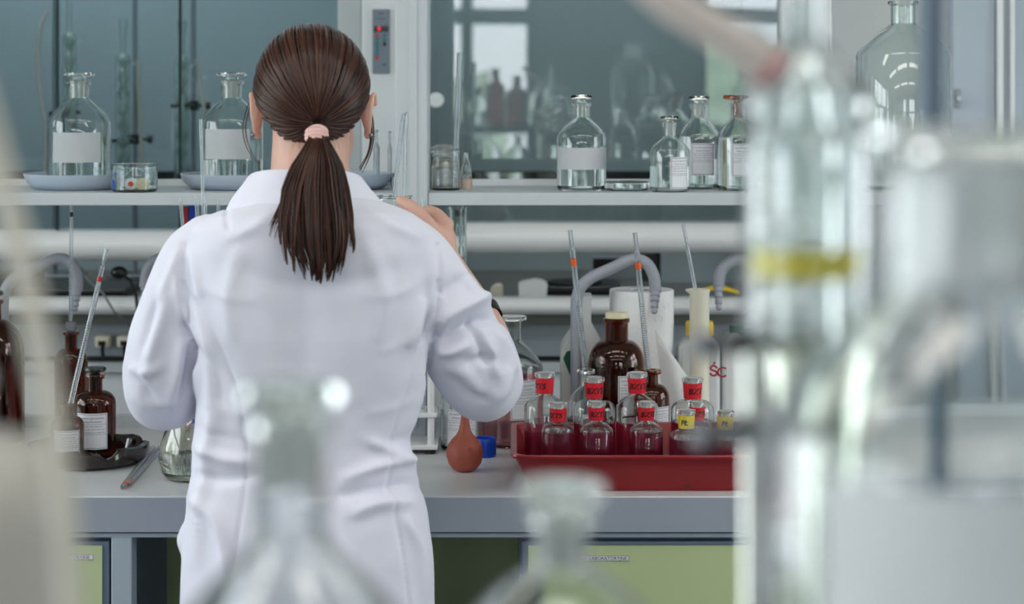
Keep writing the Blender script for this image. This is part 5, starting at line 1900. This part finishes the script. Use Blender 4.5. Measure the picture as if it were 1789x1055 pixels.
# gas-washing column
gc = thing('glass_column', 'blurred tall glass wash column with a yellow ring', 'column', (XX(1408, 1.0), 1.0, NZ))
op = [(0, 0), (.03, 0), (.0315, .003), (.0315, .35), (.0315, .368), (.0335, .372), (.0335, .378), (.028, .388), (.016, .400), (.0095, .410), (.0086, .42), (.0086, .50), (.0075, .502)]
ip = [(0, .003), (.0275, .004), (.0283, .006), (.0283, .368), (.0265, .386), (.0145, .398), (.0075, .409), (.0066, .42), (.0066, .502)]
MB().lathe(op + list(reversed(ip)), segs=52).build('body', 'glass', gc, local=True, weld=True)
MB().lathe([(.0225, .2915), (.0275, .2915), (.0275, .3045), (.0225, .3045)], segs=40, closed=True).build('ring', 'yellow_ring', gc, local=True)
MB().lathe([(.0276, .0043), (.0287, .0065), (.0287, .262), (.0168, .262), (.0168, .0065)], segs=40, closed=True).build('liquid', 'pale_liq', gc, local=True, weld=True)
MB().tube([(0, 0, .02), (0, 0, .36), (0, 0, .385), (0, 0, .40)], [.0165, .0165, .008, .0055], 28, hollow=.0035).build('inlet_tube', 'glass', gc, local=True)
MB().tube([(-.012, 0, .395), (-.024, -.003, .408), (-.034, -.006, .416)], [.006, .0055, .005], 14, hollow=.0012).build('side_arm', 'glass', gc, local=True)
t = thing('rubber_hose', 'blurred pinkish hose rising to the upper left from the glass column', 'hose', tuple(P(1330, 110, .985)))
MB().tube([P(1345, 118, .99), P(1318, 98, .985), P(1270, 66, .98), P(1220, 36, .975), P(1175, 8, .97), P(1120, -40, .965), P(1060, -110, .96)], [.0085, .009, .0092, .0092, .0092, .0092, .0092], 18).build('hose', 'hose_pink', t)
MB().tube([P(1352, 124, .991), P(1330, 107, .988)], .0102, 18).build('hose_clip', mat('pink_clip', (196, 146, 146), .5, var=.05), t)
# stand with blue-grey rod behind the large bottle
st = thing('retort_stand', 'blurred blue-grey stand rod above the large right bottle', 'stand', (XX(1628, 1.36), 1.36, NZ))
X = XX(1628, 1.36)
box('base', (X - .07, 1.27, NZ), (X + .07, 1.43, NZ + .012), 'steel_blue', st, bevel=.002)
MB().tube([(X, 1.36, NZ + .012), (X, 1.36, 2.0)], .0085, 18).build('rod', 'steel_blue', st)
for y, m in ((600, 'black'), (755, 'grey_rubber')):
    zc = ZZ(y, 1.0)
    cl = MB().box((X - .014, 1.342, zc - .012), (X + .014, 1.378, zc + .012)).build('clamp', m, st, bevel=.002)
    xc = XX(1408, 1.0)
    MB().tube([(X, 1.345, zc), (xc + .02, 1.05, zc)], .005, 10).build('clamp_arm', m, cl)
    jw = MB()
    jw.tube([(xc + .02, 1.05, zc), (xc, 1.04, zc), (xc - .03, 1.022, zc), (xc - .0365, 1.0, zc), (xc - .034, .985, zc + .002)], .006, 12)
    jw.build('clamp_jaw', m, cl)
    MB().tube([(xc - .036, 1.0, zc), (xc - .046, .995, zc), (xc - .046, .995, zc), (xc - .056, .99, zc)], [.003, .003, .0065, .0065], 14).build('clamp_screw', 'grey_rubber', cl)
# cream tube and pale jar at the left
pj = bottle('plastic_jar', 'blurred pale plastic jar in the lower left corner', -62, .8, NZ, reagent_profile(.0455, .212, .009, .248, .272, .011, 'round'), 'pale_plastic', t=.002, group='near glassware', cat='jar')
t = thing('rubber_tube', 'blurred cream tube slanting down into the pale jar at the left', 'tube', tuple(P(100, 790, .8)))
MB().tube([P(-70, 60, .74), P(-35, 180, .74), P(0, 300, .74), P(32, 430, .74), P(60, 560, .74), P(85, 700, .74), P(104, 820, .74), P(118, 960, .745), P(128, 1120, .75), P(132, 1260, .752), P(132, 1900, .752)], .0048, 16).build('tube', 'hose', t)

# ------------------------------------------------------------------ rack behind the camera, mirrored in the hood glass
RKY = -.62
RZ0 = 1.34
t = thing('window_rack', 'dark rack of bottles before the rear windows, mirrored in the hood glass', 'shelf', (.2, RKY, 0))
box('board', (-1.1, RKY - .14, RZ0 - .03), (1.5, RKY + .14, RZ0), 'win_frame', t, bevel=.002)
box('board', (-1.1, RKY - .2, .87), (1.5, RKY + .2, .9), 'win_frame', t, bevel=.002)
for x in (-1.1, 1.45):
    box('leg', (x, RKY - .1, 0), (x + .05, RKY - .05, RZ0 - .03), 'win_frame', t)
KR = 9.22 / F
def rback(x):
    return (x - CX) * KR
def rear_bottle(x, R, H, glass, label, liquid=None, stopper='black', style='round'):
    p = reagent_profile(R, H * .62, R * .36, H * .8, H, R * .44, style)
    D_ = RKY
    o = bottle('reagent_bottle', label, CX, 1.0, RZ0, p, glass, liquid=liquid, stopper=('disc', stopper, R * .5, H + .012), group='bottles on the rear rack')
    o.location = (rback(x), RKY, RZ0)
    return o
rear_bottle(765, .062, .24, 'glass_g', 'mirrored bottle at the left end of the rear rack', (.1, 'water'))
rear_bottle(866, .046, .255, 'amber', 'mirrored orange-brown bottle on the rear rack')
rear_bottle(836, .05, .17, 'glass', 'mirrored clear bottle left of the orange-brown one', (.07, 'water'), 'black', 'cone')
rear_bottle(903, .05, .22, 'amber_dark', 'mirrored dark jar right of the orange-brown bottle')
rear_bottle(941, .05, .2, 'glass', 'mirrored clear bottle right of the dark jar', (.08, 'water'), 'glass_g', 'cone')
rear_bottle(985, .042, .17, 'glass', 'mirrored small clear bottle in the middle of the rear rack', (.05, 'water'), 'glass_g', 'cone')
rear_bottle(1105, .095, .37, 'glass_g', 'mirrored very large clear bottle on the rear rack', (.09, 'water'), 'glass_g')
rear_bottle(1165, .05, .22, 'glass', 'mirrored clear bottle right of the very large one', (.08, 'water'), 'glass_g', 'cone')
rear_bottle(1300, .06, .25, 'glass', 'mirrored clear bottle at the right end of the rear rack', (.1, 'water'), 'glass_g', 'cone')
